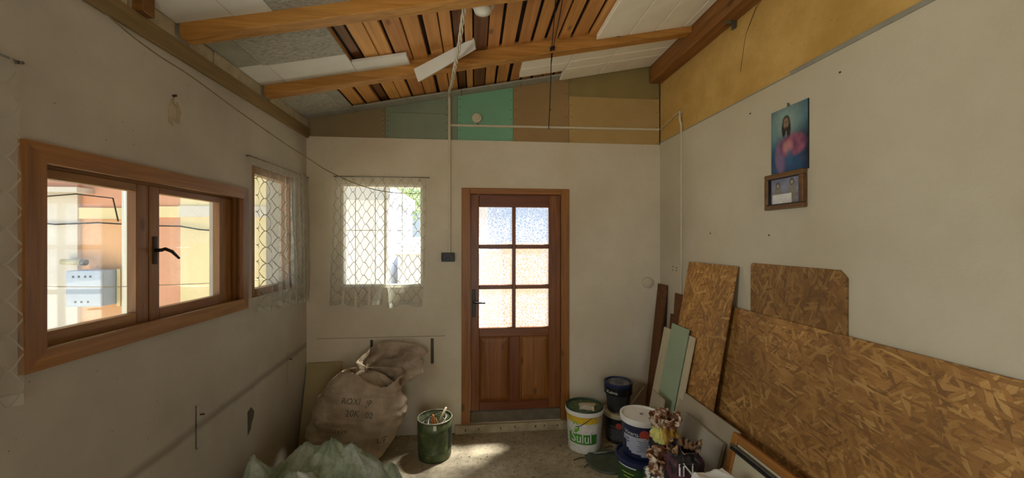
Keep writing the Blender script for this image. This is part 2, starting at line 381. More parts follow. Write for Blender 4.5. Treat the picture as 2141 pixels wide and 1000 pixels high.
M['darkgrey'] = plain('dark_grey_plastic', '3a3a3d', .45, .2, 25, .2)
M['darkgreen'] = plain('dark_green_plastic', '1c3a26', .4, .2, 12, .1)
M['creamlid'] = plain('cream_plastic_lid', 'c9c2a4', .5, .15, 20, .1)
M['whitelid'] = plain('white_plastic_lid', 'e4e2dc', .4, .06, 12, .1)
M['dirtlid'] = plain('dirty_lid_top', '8b8d84', .7, .5, 30, .5, dark='33405e')
M['greenlid_top'] = plain('spattered_green_lid', '6a7345', .7, .5, 40, .5, dark='2c4a2c')
M['plaster_lump'] = plain('dry_plaster_lump', 'c2b59c', .9, .2, 25, .8)
M['ink_dark'] = plain('dark_ink', '5f5547', .8, .1, 40, .1)
M['ink_white'] = plain('white_ink', 'e2e2dc', .6, .05, 40, .1)
M['ink_grey'] = plain('grey_ink', '70737c', .6, .1, 40, .1)
M['ink_lilac'] = plain('pale_lilac_ink', 'b3b7cb', .6, .08, 40, .1)
M['ink_red'] = plain('red_ink', 'b84a3e', .6, .2, 60, .1)
M['ink_green'] = plain('green_ink', '6fae35', .6, .1, 40, .1)
M['ink_dgreen'] = plain('dark_green_ink', '2f5a2a', .6, .1, 40, .1)
M['ink_lime'] = plain('lime_ink', 'a9b84a', .6, .1, 40, .1)
M['pan'] = plain('grey_green_pan', '59604f', .6, .3, 14, .3)
M['debris'] = plain('floor_debris', '57492f', .9, .4, 30, .5)
# outdoors
M['stucco_white'] = plain('white_stucco', 'd6cec2', .9, .05, 3)
M['stucco_peach'] = plain('peach_stucco', 'e3b48c', .9, .06, 3)
M['stucco_pale'] = plain('pale_peach_stucco', 'e0c4ac', .9, .06, 3)
M['stucco_pink'] = plain('pink_stucco', 'd9a184', .9, .06, 3)
M['stucco_cream'] = plain('cream_stucco', 'e4d3a6', .9, .05, 3)
M['stucco_blue'] = plain('bluish_stucco', 'cdd3e0', .9, .05, 3)
M['fascia'] = plain('grey_fascia', 'aab2bd', .8, .1, 3)
M['roofblue'] = plain('blue_sheet_roof', '86a4c0', .7, .1, 3)
M['tile'] = plain('pale_roof_tile', 'cfc9c2', .9, .2, 8)
M['meter'] = plain('pale_blue_enamel', 'a6b4c6', .5, .05, 4, .05)
M['leaf'] = plain('tree_leaf', '8aa65a', .8, .3, 3)
M['bark'] = plain('tree_bark', '6b5238', .9, .3, 10)

# ------------------------------------------------------------------ setting: floor, walls
XL, XR, YB, YR = -1.381, 1.666, 3.35, -2.4
def wall(name, axis, inner, thick, us, zs, cell, mat, kind='structure', patch_mat=None):
    """a thick wall on a grid of cells; cell(u, z) gives None for an opening, else the depth of a recess in the inner face"""
    us, zs = sorted(us), sorted(zs); b = MB()
    def P(u, z, t): return (inner+t, u, z) if axis == 'x' else (u, inner+t, z)
    sg = 1 if thick > 0 else -1
    d = {}
    for i in range(len(us)-1):
        for j in range(len(zs)-1):
            q = cell((us[i]+us[i+1])/2, (zs[j]+zs[j+1])/2); d[i, j] = thick if q is None else q*sg
    for (i, j), t in d.items():
        u0, u1, z0, z1 = us[i], us[i+1], zs[j], zs[j+1]
        if t != thick:
            b.quad(P(u0, z0, t), P(u1, z0, t), P(u1, z1, t), P(u0, z1, t)); b.quad(P(u0, z0, thick), P(u0, z1, thick), P(u1, z1, thick), P(u1, z0, thick))
        t2 = d.get((i+1, j), thick)
        if t2 != t: b.quad(P(u1, z0, t), P(u1, z0, t2), P(u1, z1, t2), P(u1, z1, t))
        t2 = d.get((i, j+1), thick)
        if t2 != t: b.quad(P(u0, z1, t), P(u0, z1, t2), P(u1, z1, t2), P(u1, z1, t))
        if (i-1, j) not in d and t != thick: b.quad(P(u0, z0, t), P(u0, z0, thick), P(u0, z1, thick), P(u0, z1, t))
        if (i, j-1) not in d and t != thick: b.quad(P(u0, z0, t), P(u0, z0, thick), P(u1, z0, thick), P(u1, z0, t))
    return b.build(name, mat, recalc=True, weld=True, kind=kind)
def inr(u, z, r): return r[0] < u < r[1] and r[2] < z < r[3]

fl = MB().box(-1.6, 1.85, YR, 3.47, -.12, 0).build('floor', M['floor'], kind='structure')
W1, W2, W4 = (1.335, 2.485, 1.258, 1.935), (2.56, 3.12, 1.29, 2.125), (.1, 1.12, 1.29, 2.1)
S1, S2 = (2.068, 2.094, .605, .825), (3.018, 3.04, .593, .814)
def cl_(u, z):
    if any(inr(u, z, w) for w in (W1, W2, W4)): return None
    if inr(u, z, S1) or inr(u, z, S2): return .03
    return 0
wl = wall('wall_left', 'x', XL, -.2, [YR, 3.47]+[q for w in (W1, W2, W4, S1, S2) for q in w[:2]], [0, 2.74]+[q for w in (W1, W2, W4, S1, S2) for q in w[2:]], cl_, M['plaster_left'])
W3, DR = (-1.112, -.436, 1.255, 2.125), (-.045, .77, .075, 2.06)
T1, T2, GR = (-.872, -.848, .635, .815), (-.372, -.345, .60, .815), (-1.30, -.25, .832, .840)
def cb_(u, z):
    if inr(u, z, W3) or inr(u, z, DR): return None
    if inr(u, z, T1) or inr(u, z, T2): return .03
    if inr(u, z, GR): return .012
    return 0
wb_ = wall('wall_back', 'y', YB, .12, [XL-.2, 1.85]+[q for w in (W3, DR, T1, T2, GR) for q in w[:2]], [0, 2.512]+[q for w in (W3, DR, T1, T2, GR) for q in w[2:]], cb_, M['plaster'])
wr = MB().box(XR, 1.85, YR, YB, 0, 2.526).build('wall_right', M['plaster_right'], kind='structure')
wrear = MB().box(.85, 1.85, YR-.15, YR, 0, 3.3).box(-1.581, -.15, YR-.15, YR, 0, 2.85).box(-.15, .85, YR-.15, YR, 2.05, 3.05).build('wall_rear', M['plaster_right'], kind='structure')  # unseen doorway gap added to let the rear fill lamp in
# darker beds at the bottom of the four chased slots, bare patch on the left wall
for w in (S1, S2): MB().box(XL-.029, XL-.022, w[0]+.001, w[1]-.001, w[2]+.001, w[3]-.001).build('slot_bed', M['rough_patch'], wl)
for w in (T1, T2): MB().box(w[0]+.001, w[1]-.001, YB+.022, YB+.029, w[2]+.001, w[3]-.001).build('slot_bed', M['rough_patch'], wb_)
pp = [(2.513, .60), (2.55, .615), (2.585, .575), (2.58, .545), (2.556, .51), (2.545, .475), (2.515, .455)]
MB().prism(pp, lambda p: (XL-.004, p[0], p[1]), lambda p: (XL+.0012, p[0], p[1])).build('bare_patch', M['rough_patch'], wl, label='grey bare plaster patch')
for y, z in ((2.10, .77), (3.048, .76)): MB().tube([(XL+.001, y, z), (XL+.02, y+.004, z)], .004, 6).build('nail', M['rust'], wl)
b = MB(); b.lathe([(0, .03), (.018, .022), (.03, .0), (.022, -.03), (0, -.04)], 14)
bmesh.ops.subdivide_edges(b.b, edges=b.b.edges[:], cuts=2, use_grid_fill=True)
for q in b.b.verts:
    n_ = fbm(q.co.x*45, q.co.y*45, q.co.z*45); q.co = Vector((XL+abs(q.co.x)*.25-.004+.006*n_, 1.93+q.co.y*(1.0+.7*n_), 2.255+q.co.z*1.5*(1+.6*n_)))
b.build('plaster_lump', M['infill'], wl)
MB().tube([(XL, 1.925, 2.315), (XL+.015, 1.925, 2.318)], .006, 8).build('nail', M['rust'], wl)
# wall plate and infill blocks on the left wall
MB().box(XL, XL+.022, YR, 3.348, 2.497, 2.578, .003).build('wall_plate', M['plate'], wl)
yy = -2.3
for k in range(40):
    L = R.uniform(.13, .30)
    if yy+L > 3.33: break
    a, c_ = yy, yy+L-.006; yy += L
    hit = False
    for r0 in (1.932, 2.655):
        if a < r0+.09 and c_ > r0-.004:
            if a < r0-.03: c_ = min(c_, r0-.004)
            elif c_ > r0+.11: a = max(a, r0+.09)
            else: hit = True
    if hit or c_-a < .03: continue
    MB().box(XL, XL+R.uniform(.004, .018), a, c_, 2.578, roof(XL)+.0+R.uniform(-.012, .008), .004).build('infill_block', M['infill'], wl)
MB().box(XL+.003, XL+.05, 1.70, 1.76, 2.578, 2.66, .003).build('timber_block', M['plank_dark'], wl)
MB().box(-1.4, -.25, YB+.118, YB+.62, 2.40, 2.43, .004).build('sun_blocker', M['trim'], wb_)  # board added out of view to keep a sun streak off the left wall
# upper boards of the back wall, recessed 12 mm behind the lower wall
def upper(x0, x1, mat, z0=2.505, z1=None, y=YB+.012, label=None, slope=True):
    if z1 is None: pts = [(x0, z0), (x1, z0), (x1, roof(x1)+.03), (x0, roof(x0)+.03)]
    else: pts = [(x0, z0), (x1, z0), (x1, z1), (x0, z1)]
    return MB().prism(pts, lambda p: (p[0], y, p[1]), lambda p: (p[0], y+.012, p[1])).build('panel', M[mat], wb_, label=label)
upper(-1.379, -.752, 'p_olive', label='olive brown board')
upper(-.749, -.218, 'p_green', z1=2.735, label='grey green board')
MB().prism([(-.749, 2.738), (-.218, 2.738), (-.218, roof(-.218)+.03), (-.749, roof(-.749)+.03)], lambda p: (p[0], YB+.015, p[1]), lambda p: (p[0], YB+.027, p[1])).build('panel', M['p_green'], wb_, label='grey green board')
upper(-.215, -.147, 'p_green', label='grey green board')
upper(-.144, .334, 'p_mint', label='mint green board')
upper(.337, .830, 'p_brown', label='brown board')
upper(.833, 1.664, 'p_tan', z1=2.925, label='tan board')
MB().prism([(.833, 2.92), (1.664, 2.92), (1.664, roof(1.664)+.03), (.833, roof(.833)+.03)], lambda p: (p[0], YB+.018, p[1]), lambda p: (p[0], YB+.03, p[1])).build('panel', M['p_olive2'], wb_, label='dark olive board')
MB().prism([(XL-.2, 2.5), (1.85, 2.5), (1.85, roof(1.85)+.1), (XL-.2, roof(XL-.2)+.1)], lambda p: (p[0], YB+.04, p[1]), lambda p: (p[0], YB+.12, p[1])).build('gable', M['sill'], wb_)
b = MB()
for x0, x1 in ((-1.37, -.76), (-.74, -.225), (-.135, .325), (.345, .82), (.84, 1.655)):
    for k in range(6):
        z = 2.53+(roof(x0)-2.56)*k/5; b.box(x0+.008, x0+.014, YB+.009, YB+.0125, z, z+.006)
        z = 2.53+(roof(x1)-2.56)*k/5; b.box(x1-.014, x1-.008, YB+.009, YB+.0125, z, z+.006)
b.build('screw_heads', M['rust'], wb_, kind='stuff')
# ochre upper part of the right wall, with a grey ledge strip
MB().box(XR+.010, XR+.022, YR, YB+.011, 2.515, 3.36).build('upper_panel', M['yellow'], wr, label='ochre painted upper board')
MB().box(XR+.03, 1.85, YR, YB, 2.52, 3.36).build('backing', M['sill'], wr)
MB().box(XR-.006, XR+.012, YR, 1.9, 2.522, 2.545, .002).build('ledge_strip', M['trim'], wr)
MB().box(XR-.003, XR+.012, 1.9, YB, 2.524, 2.532, .001).build('ledge_strip', M['trim'], wr)
for y, z in ((3.06, 1.424), (3.06, 1.40), (3.12, 1.43), (3.12, 1.40), (2.6, 1.70), (2.05, 1.68), (1.62, 2.42), (2.2, 2.42)):
    MB().tube([(XR-.0025, y, z), (XR+.001, y, z)], .005, 7).build('nail', M['rust'], wr)
# cracks in the ochre board
for pts in ([(2.25, 2.93), (2.16, 3.04), (2.1, 3.07), (2.06, 3.03), (2.0, 3.05), (1.97, 2.99)], [(2.3, 2.72), (2.27, 2.86), (2.25, 2.93), (2.2, 3.0), (2.12, 3.1)], [(1.62, 2.9), (1.6, 2.96), (1.56, 3.02)]):
    MB().tube([(XR+.0095, y, z) for y, z in pts], .0016, 5).build('crack', M['rust'], wr)

# ------------------------------------------------------------------ ceiling: deck, planks, rafters, boards
ce = MB().sbox(-1.62, 1.9, YR-.2, 3.52, .055, .10).build('ceiling', M['deck'], kind='structure')
edges = [(-.985, -.897), (-.874, -.782), (-.69, -.606), (-.600, -.522), (-.503, -.410), (-.402, -.312), (-.286, -.208), (-.201, -.137), (-.060, -.012), (-.003, .083), (.090, .166),
         (.185, .272), (.301, .380), (.402, .474), (.498, .570), (.584, .662), (.688, .784), (.802, .90)]
for i, (a, c_) in enumerate(edges):
    dk = i == 9
    MB().sbox(a, c_, YR, 3.36, .022, .042+R.uniform(0, .01), .002).build('plank', M['plank_dark'] if dk else M['plank'], ce)
MB().sbox(-.765, -.715, YR, 3.36, .045, .056).build('plank', M['plank_dark'], ce, label='dark recessed plank')
MB().sbox(-.127, -.072, YR, 3.36, .045, .056).build('plank', M['plank_dark'], ce, label='dark recessed plank')
for y0 in (1.936, 2.66):
    MB().sbox(-1.365, 1.565, y0, y0+.08, -.065, .05, .004).build('rafter', M['beam'], ce)
for x, z in ((1.01, 3.105), (1.196, 3.148), (1.385, 3.188), (1.53, 3.22)):
    MB().box(x-.016, x+.016, 2.653, 2.6595, z-.016, z+.016, .001).build('metal_clip', M['steel'], ce)
MB().box(1.563, XR+.006, YR, 3.335, 3.057, 3.30, .004).build('ridge_beam', M['ridge'], ce)
MB().box(1.60, 1.655, 2.325, 2.36, 3.053, 3.0565).box(1.655, 1.66, 2.325, 2.36, 3.01, 3.056).build('metal_clip', M['steel'], ce)
def sheet(x0, x1, y0, y1, mat, o0=0.0, th=.012, name='ceiling_board', label=None, bev=.0015): return MB().sbox(x0, x1, y0, y1, o0, o0+th, bev).build(name, M[mat], ce, label=label)
sheet(-1.375, -1.245, 2.02, 2.40, 'fibre_smooth', label='smooth grey board')
sheet(-1.242, -.775, 2.02, 2.418, 'fibre', label='rough grey fibre board')
sheet(-1.375, -1.222, 2.403, 2.66, 'whiteboard', label='white painted board')
sheet(-1.219, -.775, 2.42, 2.66, 'whiteboard', -.001, label='white painted board')
sheet(-.772, -.432, 2.525, 2.66, 'whiteboard', -.003, .02, label='narrow white board')
sheet(-1.375, -1.06, 2.74, 3.235, 'fibre', label='rough grey fibre board')
sheet(-1.06, -.985, 2.74, 3.235, 'fibre_smooth', .001, label='smooth grey board')
sheet(-1.375, -1.128, 1.2, 1.936, 'whiteboard', label='white painted board')
sheet(-1.125, -.952, 1.2, 1.936, 'whiteboard', -.001, label='white painted board')
sheet(-.949, -.60, 1.2, 1.936, 'fibre', label='rough grey fibre board')
sheet(-1.375, -.60, -2.3, 1.197, 'whiteboard', label='white painted board')
for x0, x1 in ((-1.37, -.985), (-.982, -.56), (-.557, -.11), (-.107, .40), (.403, .80)): sheet(x0, x1, 3.245, 3.358, 'fibre_smooth', -.003, .014, 'edge_strip')
for x0, x1 in ((.855, 1.088), (1.091, 1.282), (1.285, 1.492), (1.495, 1.56)): sheet(x0, x1, 2.02, 2.66, 'foam', -.022, .04, 'foam_panel', 'cream foam panel', .004)
for x0, x1, ye in ((.36, .733, 3.12), (.736, 1.086, 3.315), (1.089, 1.56, 3.315)):
    rows = [2.74, 2.95, 3.05 if x0 > .7 else ye, ye] if x0 > .7 else [2.74, 2.965, ye]
    if x0 > .7: rows = [2.74, 2.955, 3.09, ye]
    for a, c_ in zip(rows, rows[1:]): sheet(x0, x1, a, c_-.003, 'foam', -.022, .04, 'foam_panel', 'cream foam panel', .004)
for x0, x1 in ((.6, .86), (.87, 1.2), (1.21, 1.555)): sheet(x0, x1, 1.2, 1.936, 'foam', -.022, .04, 'foam_panel', 'cream foam panel', .004)
sheet(.62, 1.56, -2.3, 1.19, 'foam', -.022, .04, 'foam_panel', 'cream foam panel', .004)

# ------------------------------------------------------------------ window_1 (left wall, two sashes)
w = empty('window_1', (XL, 1.9, 1.23), kind='structure')
F0, F1, FB, FT = 1.316, 2.488, 1.240, 1.960
x0, x1 = XL-.004, XL+.020
def mitre(b, pts): b.prism(pts, lambda p: (x0, p[0], p[1]), lambda p: (x1, p[0], p[1]))
for pts, mt in (([(F0, FB), (F0, FT), (F0+.062, FT-.062), (F0+.062, FB+.062)], 'casing_v'), ([(F1, FB), (F1, FT), (F1-.05, FT-.062), (F1-.05, FB+.062)], 'casing_v'),
                ([(F0, FT), (F1, FT), (F1-.05, FT-.062), (F0+.062, FT-.062)], 'casing'), ([(F0, FB), (F1, FB), (F1-.05, FB+.062), (F0+.062, FB+.062)], 'casing')):
    b = MB(); mitre(b, pts); b.build('casing_board', M[mt], w)
for k, (ins, xa, xb) in enumerate(((.0, -1.41, -1.384), (.013, -1.432, -1.41), (.024, -1.47, -1.432))):   # stepped rebates of the frame
    ya, yb, za, zb = 1.355+ins, 2.463-ins, 1.285+ins, 1.915-ins
    b = MB().box(xa, xb, ya-.06-ins, ya, za-.03-ins, zb+.03+ins).box(xa, xb, yb, yb+.03+ins, za-.03-ins, zb+.03+ins)
    b.build('frame_upright', M['casing_v'], w)
    b = MB().box(xa, xb, ya, yb, zb, zb+.03+ins).box(xa, xb, ya, yb, za-.03-ins, za)
    b.build('frame_rail', M['casing'], w)
def sash(ya, yb, za, zb, sl, sr, rb, rt, xf, nm='sash', mv='casing_v', mh='casing', handle=None, th=.04):
    s_ = MB().box(xf-th, xf, ya, ya+sl, za, zb, .003).box(xf-th, xf, yb-sr, yb, za, zb, .003).build(nm, M[mv], w)
    MB().box(xf-th, xf, ya+sl, yb-sr, za, za+rb, .003).box(xf-th, xf, ya+sl, yb-sr, zb-rt, zb, .003).build('sash_rail', M[mh], s_)
    MB().box(xf-.03, xf-.026, ya+sl-.005, yb-sr+.005, za+rb-.005, zb-rt+.005).build('pane', M['glass'], s_)
    return s_
sash(1.345, 1.848, 1.283, 1.892, .06, .062, .06, .034, -1.424)
s2 = sash(1.850, 2.425, 1.283, 1.892, .052, .105, .06, .03, -1.420)
MB().box(-1.424, -1.414, 1.862, 1.884, 1.545, 1.668, .003, 2).build('handle_plate', M['bronze'], s2)
MB().tube([(-1.416, 1.873, 1.605), (-1.39, 1.873, 1.607), (-1.385, 1.885, 1.612), (-1.383, 1.92, 1.60), (-1.383, 1.965, 1.566)], [.008, .008, .008, .008, .005], 8).build('handle', M['bronze'], s2)
for z in (1.5, 1.78): MB().tube([(-1.386, 1.357, z-.03), (-1.386, 1.357, z+.03)], .006, 8).build('hinge', M['steel'], w)
MB().tube([(-1.376, 1.40, 1.302), (-1.37, 1.48, 1.304), (-1.38, 1.56, 1.301), (-1.366, 1.62, 1.303)], .002, 5).build('dry_stalk', M['cream_stick'], w)

# ------------------------------------------------------------------ window_2 and window_4 (left wall), window_3 (back wall)
def side_window(nm, r, mat, mull):
    w_ = empty(nm, (XL, (r[0]+r[1])/2, r[2]), kind='structure'); a, c_, z0, z1 = r; q = .05
    b = MB(); b.box(-1.45, -1.39, a, a+q, z0, z1, .003).box(-1.45, -1.39, c_-q, c_, z0, z1, .003); b.build('frame_upright', M[mat], w_)
    b = MB(); b.box(-1.45, -1.39, a+q, c_-q, z0, z0+q, .003).box(-1.45, -1.39, a+q, c_-q, z1-q, z1, .003); b.build('frame_rail', M[mat], w_)
    for m_ in mull: MB().box(-1.445, -1.395, m_-.02, m_+.02, z0+q, z1-q, .003).build('mullion', M[mat], w_)
    MB().box(-1.43, -1.426, a+q-.005, c_-q+.005, z0+q-.005, z1-q+.005).build('pane', M['glass'], w_)
side_window('window_2', W2, 'casing_v', ())
side_window('window_4', W4, 'casing_v', (.6,))
w3 = empty('window_3', (-.774, YB, 1.255), kind='structure')
a, c_, z0, z1 = W3
b = MB().box(a, a+.022, 3.362, 3.43, z0, z1, .003).box(c_-.022, c_, 3.362, 3.43, z0, z1, .003); b.build('frame_upright', M['white_frame'], w3)
b = MB().box(a+.02, c_-.02, 3.362, 3.43, z0, z0+.022, .003).box(a+.02, c_-.02, 3.362, 3.43, z1-.022, z1, .003); b.build('frame_rail', M['white_frame'], w3)
MB().box(-.762, -.748, 3.37, 3.42, z0+.02, z1-.02, .002).build('mullion', M['white_frame'], w3)
for q in (-1.018, -.852, -.625): MB().tube([(q, 3.445, z0), (q, 3.445, z1)], .0035, 6).build('grille_bar', M['white_frame'], w3)
MB().tube([(a, 3.445, 1.737), (c_, 3.445, 1.737)], .0035, 6).build('grille_bar', M['white_frame'], w3)
for p0, p1 in ((a+.02, -.762), (-.748, c_-.02)): MB().box(p0, p1, 3.393, 3.397, z0+.02, z1-.02).build('pane', M['glass'], w3)

# ------------------------------------------------------------------ door_1
d = empty('door_1', (.36, YB, 0), kind='structure')
for xa, xb in ((-.110, -.036), (.757, .828)): MB().box(xa, xb, YB-.014, YB+.09, .07, 2.101, .004).build('door_frame', M['door_frame'], d)
MB().box(-.036, .757, YB-.014, YB+.09, 2.050, 2.101, .004).build('door_frame', M['door_frame_h'], d)
MB().box(-.036, .757, YB+.012, YB+.10, .076, .166, .004).build('door_sill', M['sill'], d)
leaf = empty('door_leaf', (.36, YB+.02, .17), parent=d)
leaf.location = (.36, YB+.02, .17); leaf.matrix_parent_inverse = Matrix.Translation(-d.location)
dy0, dy1 = YB+.018, YB+.058
def dpart(nm, x0, x1, z0, z1, mt, y0=dy0, y1=dy1, bev=.004, label=None):
    o = MB().box(x0, x1, y0, y1, z0, z1, bev).build(nm, M[mt], leaf); return o
dpart('stile', -.0355, .040, .173, 2.0495, 'door_v'); dpart('stile', .652, .7565, .173, 2.0495, 'door_v')
dpart('rail', .040, .652, 1.940, 2.0495, 'door_h'); dpart('rail', .040, .652, .812, .891, 'door_h'); dpart('rail', .040, .652, .173, .249, 'door_h')
dpart('mullion', .304, .392, .249, .812, 'door_v')
dpart('glazing_bar', .328, .360, .891, 1.940, 'door_v', dy0+.002)
for z0, z1 in ((1.577, 1.616), (1.225, 1.263)):
    dpart('glazing_bar', .040, .328, z0, z1, 'door_h', dy0+.002); dpart('glazing_bar', .360, .652, z0, z1, 'door_h', dy0+.002)
for x0, x1 in ((.040, .328), (.360, .652)):
    for z0, z1 in ((.891, 1.225), (1.263, 1.577), (1.616, 1.940)):
        MB().quad((x0-.004, dy0+.022, z0-.004), (x1+.004, dy0+.022, z0-.004), (x1+.004, dy0+.022, z1+.004), (x0-.004, dy0+.022, z1+.004)).build('pane', M['crackle'], leaf)
for x0, x1 in ((.040, .304), (.392, .652)):
    z0, z1 = .249, .812; q = .045
    b = MB(); pr = [(0, .018), (.014, .018), (.016, .006), (q, .016), (q, .016)]
    # raised and fielded panel: moulding, bevelled border, flat field
    lv = [(0, .010), (.012, .003), (.016, .014), (.045, .006)]
    rings = [[(x0+i, dy0+dd, z0+i), (x1-i, dy0+dd, z0+i), (x1-i, dy0+dd, z1-i), (x0+i, dy0+dd, z1-i)] for i, dd in lv]
    for r0, r1 in zip(rings, rings[1:]):
        for k in range(4): b.quad(r0[k], r0[(k+1) % 4], r1[(k+1) % 4], r1[k])
    b.quad(*rings[-1]); b.quad(*[(x, dy1-.004, z) for x, y, z in rings[0]][::-1])
    b.build('door_panel', M['door_panel'], leaf)
MB().box(-.020, .010, dy0-.006, dy0+.001, .985, 1.225, .004, 2).build('handle_plate', M['black'], leaf)
MB().tube([(-.004, dy0-.004, 1.118), (-.004, dy0-.045, 1.118), (.010, dy0-.05, 1.118), (.060, dy0-.05, 1.115), (.092, dy0-.048, 1.113)], [.009, .009, .009, .008, .006], 10).build('door_handle', M['black'], leaf)
for ch in leaf.children: ch.matrix_parent_inverse = Matrix.Translation(-(Vector((.36, YB+.02, .17))))
rebase(d); leaf.matrix_parent_inverse = Matrix.Translation(-d.location)
for q in (w, w3, bpy.data.objects['window_2'], bpy.data.objects['window_4']): rebase(q)
st = MB().box(-.165, .815, YB-.035, YB+.002, 0, .074, .006, 2).build('trim_1', M['step'], kind='structure')
for x in (-.08, .03, .22, .34, .52, .6, .71): MB().box(x, x+R.uniform(.008, .016), YB-.0365, YB-.034, .03+R.uniform(-.01, .012), .045+R.uniform(-.003, .01)).build('chip', M['rust'], st)

# ------------------------------------------------------------------ outdoors: yard, neighbour house, other houses, tree
MB().box(-14, 14, -14, 22, -.25, -.13).build('ground', M['ground'], kind='structure')
def hpart(root, name, mat, *bx, bev=0.0):
    b = MB()
    for q in bx: b.box(*q, bev)
    return b.build(name, M[mat], root)
h1 = empty('neighbour_house', (-4, 5, -.13), 'peach, cream and white house wall seen through the large left window', 'house')
hpart(h1, 'wall', 'stucco_white', (-9, -4.123, 4.46, 5.1, -.13, 2.14)); hpart(h1, 'wall', 'stucco_peach', (-4.123, -3.70, 4.5, 5.1, -.13, 1.877))
hpart(h1, 'wall', 'stucco_peach', (-3.70, -3.56, 4.49, 5.1, -.13, 3.3)); hpart(h1, 'wall', 'stucco_pink', (-3.56, -3.126, 4.5, 5.1, -.13, 1.896))
hpart(h1, 'wall', 'stucco_cream', (-3.126, -1.80, 4.46, 5.1, -.13, 1.90))
hpart(h1, 'band', 'stucco_cream', (-4.123, -3.7, 4.47, 5.1, 1.877, 1.994)); hpart(h1, 'band', 'stucco_cream', (-3.56, -3.126, 4.47, 5.1, 1.896, 2.014)); hpart(h1, 'band', 'stucco_white', (-3.126, -1.80, 4.44, 5.1, 1.90, 2.02))
hpart(h1, 'wall', 'stucco_pink', (-4.123, -3.7, 4.5, 5.1, 1.994, 3.3), (-3.56, -3.126, 4.5, 5.1, 2.014, 3.3)); hpart(h1, 'wall', 'stucco_cream', (-3.126, -1.80, 4.46, 5.1, 2.02, 3.3))
hpart(h1, 'eaves_board', 'stucco_white', (-9, -4.0, 4.32, 4.5, 2.139, 2.19)); hpart(h1, 'wall', 'stucco_pink', (-9, -4.123, 4.46, 5.1, 2.19, 3.3))
hpart(h1, 'roof', 'tile', (-9.2, -1.7, 4.2, 5.2, 3.3, 3.42))
MB().tube([(-3.632, 4.43, -.13), (-3.632, 4.43, 3.3)], .034, 12).build('downpipe', M['white'], h1)
MB().tube([(-9, 4.43, 1.87), (-4.9, 4.43, 1.86), (-4.53, 4.43, 1.84), (-4.3, 4.43, 1.815), (-3.9, 4.43, 1.835), (-3.684, 4.43, 1.822), (-3.36, 4.43, 1.805), (-3.1, 4.42, 1.80), (-2.9, 4.42, 1.765), (-2.7, 4.42, 1.75)], .008, 6).build('wall_cable', M['blackwire'], h1)
MB().tube([(-5, 4.42, 2.11), (-4.4, 4.42, 2.10), (-4.1, 4.42, 2.13), (-3.75, 4.42, 2.09), (-3.70, 4.42, 1.85)], .007, 6).build('wall_cable', M['blackwire'], h1)
rebase(h1)
mb = empty('meter_box', (-4.03, 4.42, .93), 'pale blue grey meter cabinet on the neighbour house wall', 'meter box')
MB().box(-4.055, -3.738, 4.27, 4.46, .986, 1.347, .006).build('cabinet', M['meter'], mb)
MB().box(-3.7385, -3.735, 4.30, 4.305, .99, 1.34).build('door_seam', M['fascia'], mb)
MB().box(-3.735, -3.700, 4.44, 4.458, .96, 1.35, .003).build('side_flange', M['stucco_cream'], mb)
for x in (-3.985, -3.933, -3.876, -3.829): MB().box(x-.009, x+.009, 4.267, 4.271, 1.277, 1.297).build('vent_slot', M['blackwire'], mb)
for x in (-3.965, -3.91, -3.85): MB().box(x-.009, x+.009, 4.267, 4.271, 1.025, 1.044).build('vent_slot', M['blackwire'], mb)
rebase(mb)
hn = empty('horn_pipe', (-4.09, 4.42, 1.425), 'short white wall pipe above the meter cabinet', 'pipe')
MB().tube([(-4.21, 4.40, 1.43), (-4.02, 4.40, 1.424)], .03, 14).build('pipe', M['creamlid'], hn)
MB().tube([(-4.02, 4.40, 1.424), (-3.985, 4.40, 1.422)], [.036, .03], 14).build('pipe_end', M['steel'], hn)
MB().box(-4.15, -4.12, 4.40, 4.47, 1.415, 1.435).build('bracket', M['steel'], hn); rebase(hn)
tag(MB().tube([(-6, 4.0, 1.30), (-4.3, 4.0, 1.245), (-3.9, 4.0, 1.22), (-3.4, 4.0, 1.21), (-2.6, 4.0, 1.235), (-1.9, 4.1, 1.27)], .004, 5).build('outdoor_wire', M['tan_wire']), 'thin wire strung across in front of the meter cabinet', 'wire')
h2 = empty('white_house', (-3, 9, -.13), 'white house with a grey fascia behind the back window', 'house')
hpart(h2, 'wall', 'stucco_blue', (-6, -1.72, 8, 11, -.13, 2.45)); hpart(h2, 'fascia', 'fascia', (-6.1, -1.66, 7.85, 11.1, 2.45, 2.70)); hpart(h2, 'roof', 'tile', (-6.1, -1.66, 7.85, 11.1, 2.70, 2.76)); rebase(h2)
h3 = empty('garden_shed', (-.8, 8.5, -.13), 'low bluish shed with a pale tiled roof beyond the back window', 'shed')
hpart(h3, 'wall', 'stucco_blue', (-1.58, .2, 8.2, 9.6, -.13, 1.34))
for j in range(5):
    for i in range(9):
        MB().hexa([(-1.60+i*.21, 8.05+j*.3, 1.34+j*.075), (-1.60+i*.21+.2, 8.05+j*.3, 1.34+j*.075), (-1.60+i*.21+.2, 8.38+j*.3, 1.40+j*.075), (-1.60+i*.21, 8.38+j*.3, 1.40+j*.075),
                   (-1.60+i*.21, 8.05+j*.3, 1.37+j*.075), (-1.60+i*.21+.2, 8.05+j*.3, 1.37+j*.075), (-1.60+i*.21+.2, 8.38+j*.3, 1.43+j*.075), (-1.60+i*.21, 8.38+j*.3, 1.43+j*.075)]).build('roof_tile', M['tile'], h3)
rebase(h3)
h4 = empty('far_house', (-1, 15, -.13), 'far white house with a blue roof at the right of the back window', 'house')
hpart(h4, 'wall', 'stucco_white', (-2.0, .5, 14.5, 17, -.13, 2.95)); hpart(h4, 'roof', 'roofblue', (-2.05, .6, 14.3, 17.2, 2.95, 3.35)); rebase(h4)
h5 = empty('garden_wall', (.8, 6, -.13), 'peach and white garden wall beyond the glazed door', 'wall')
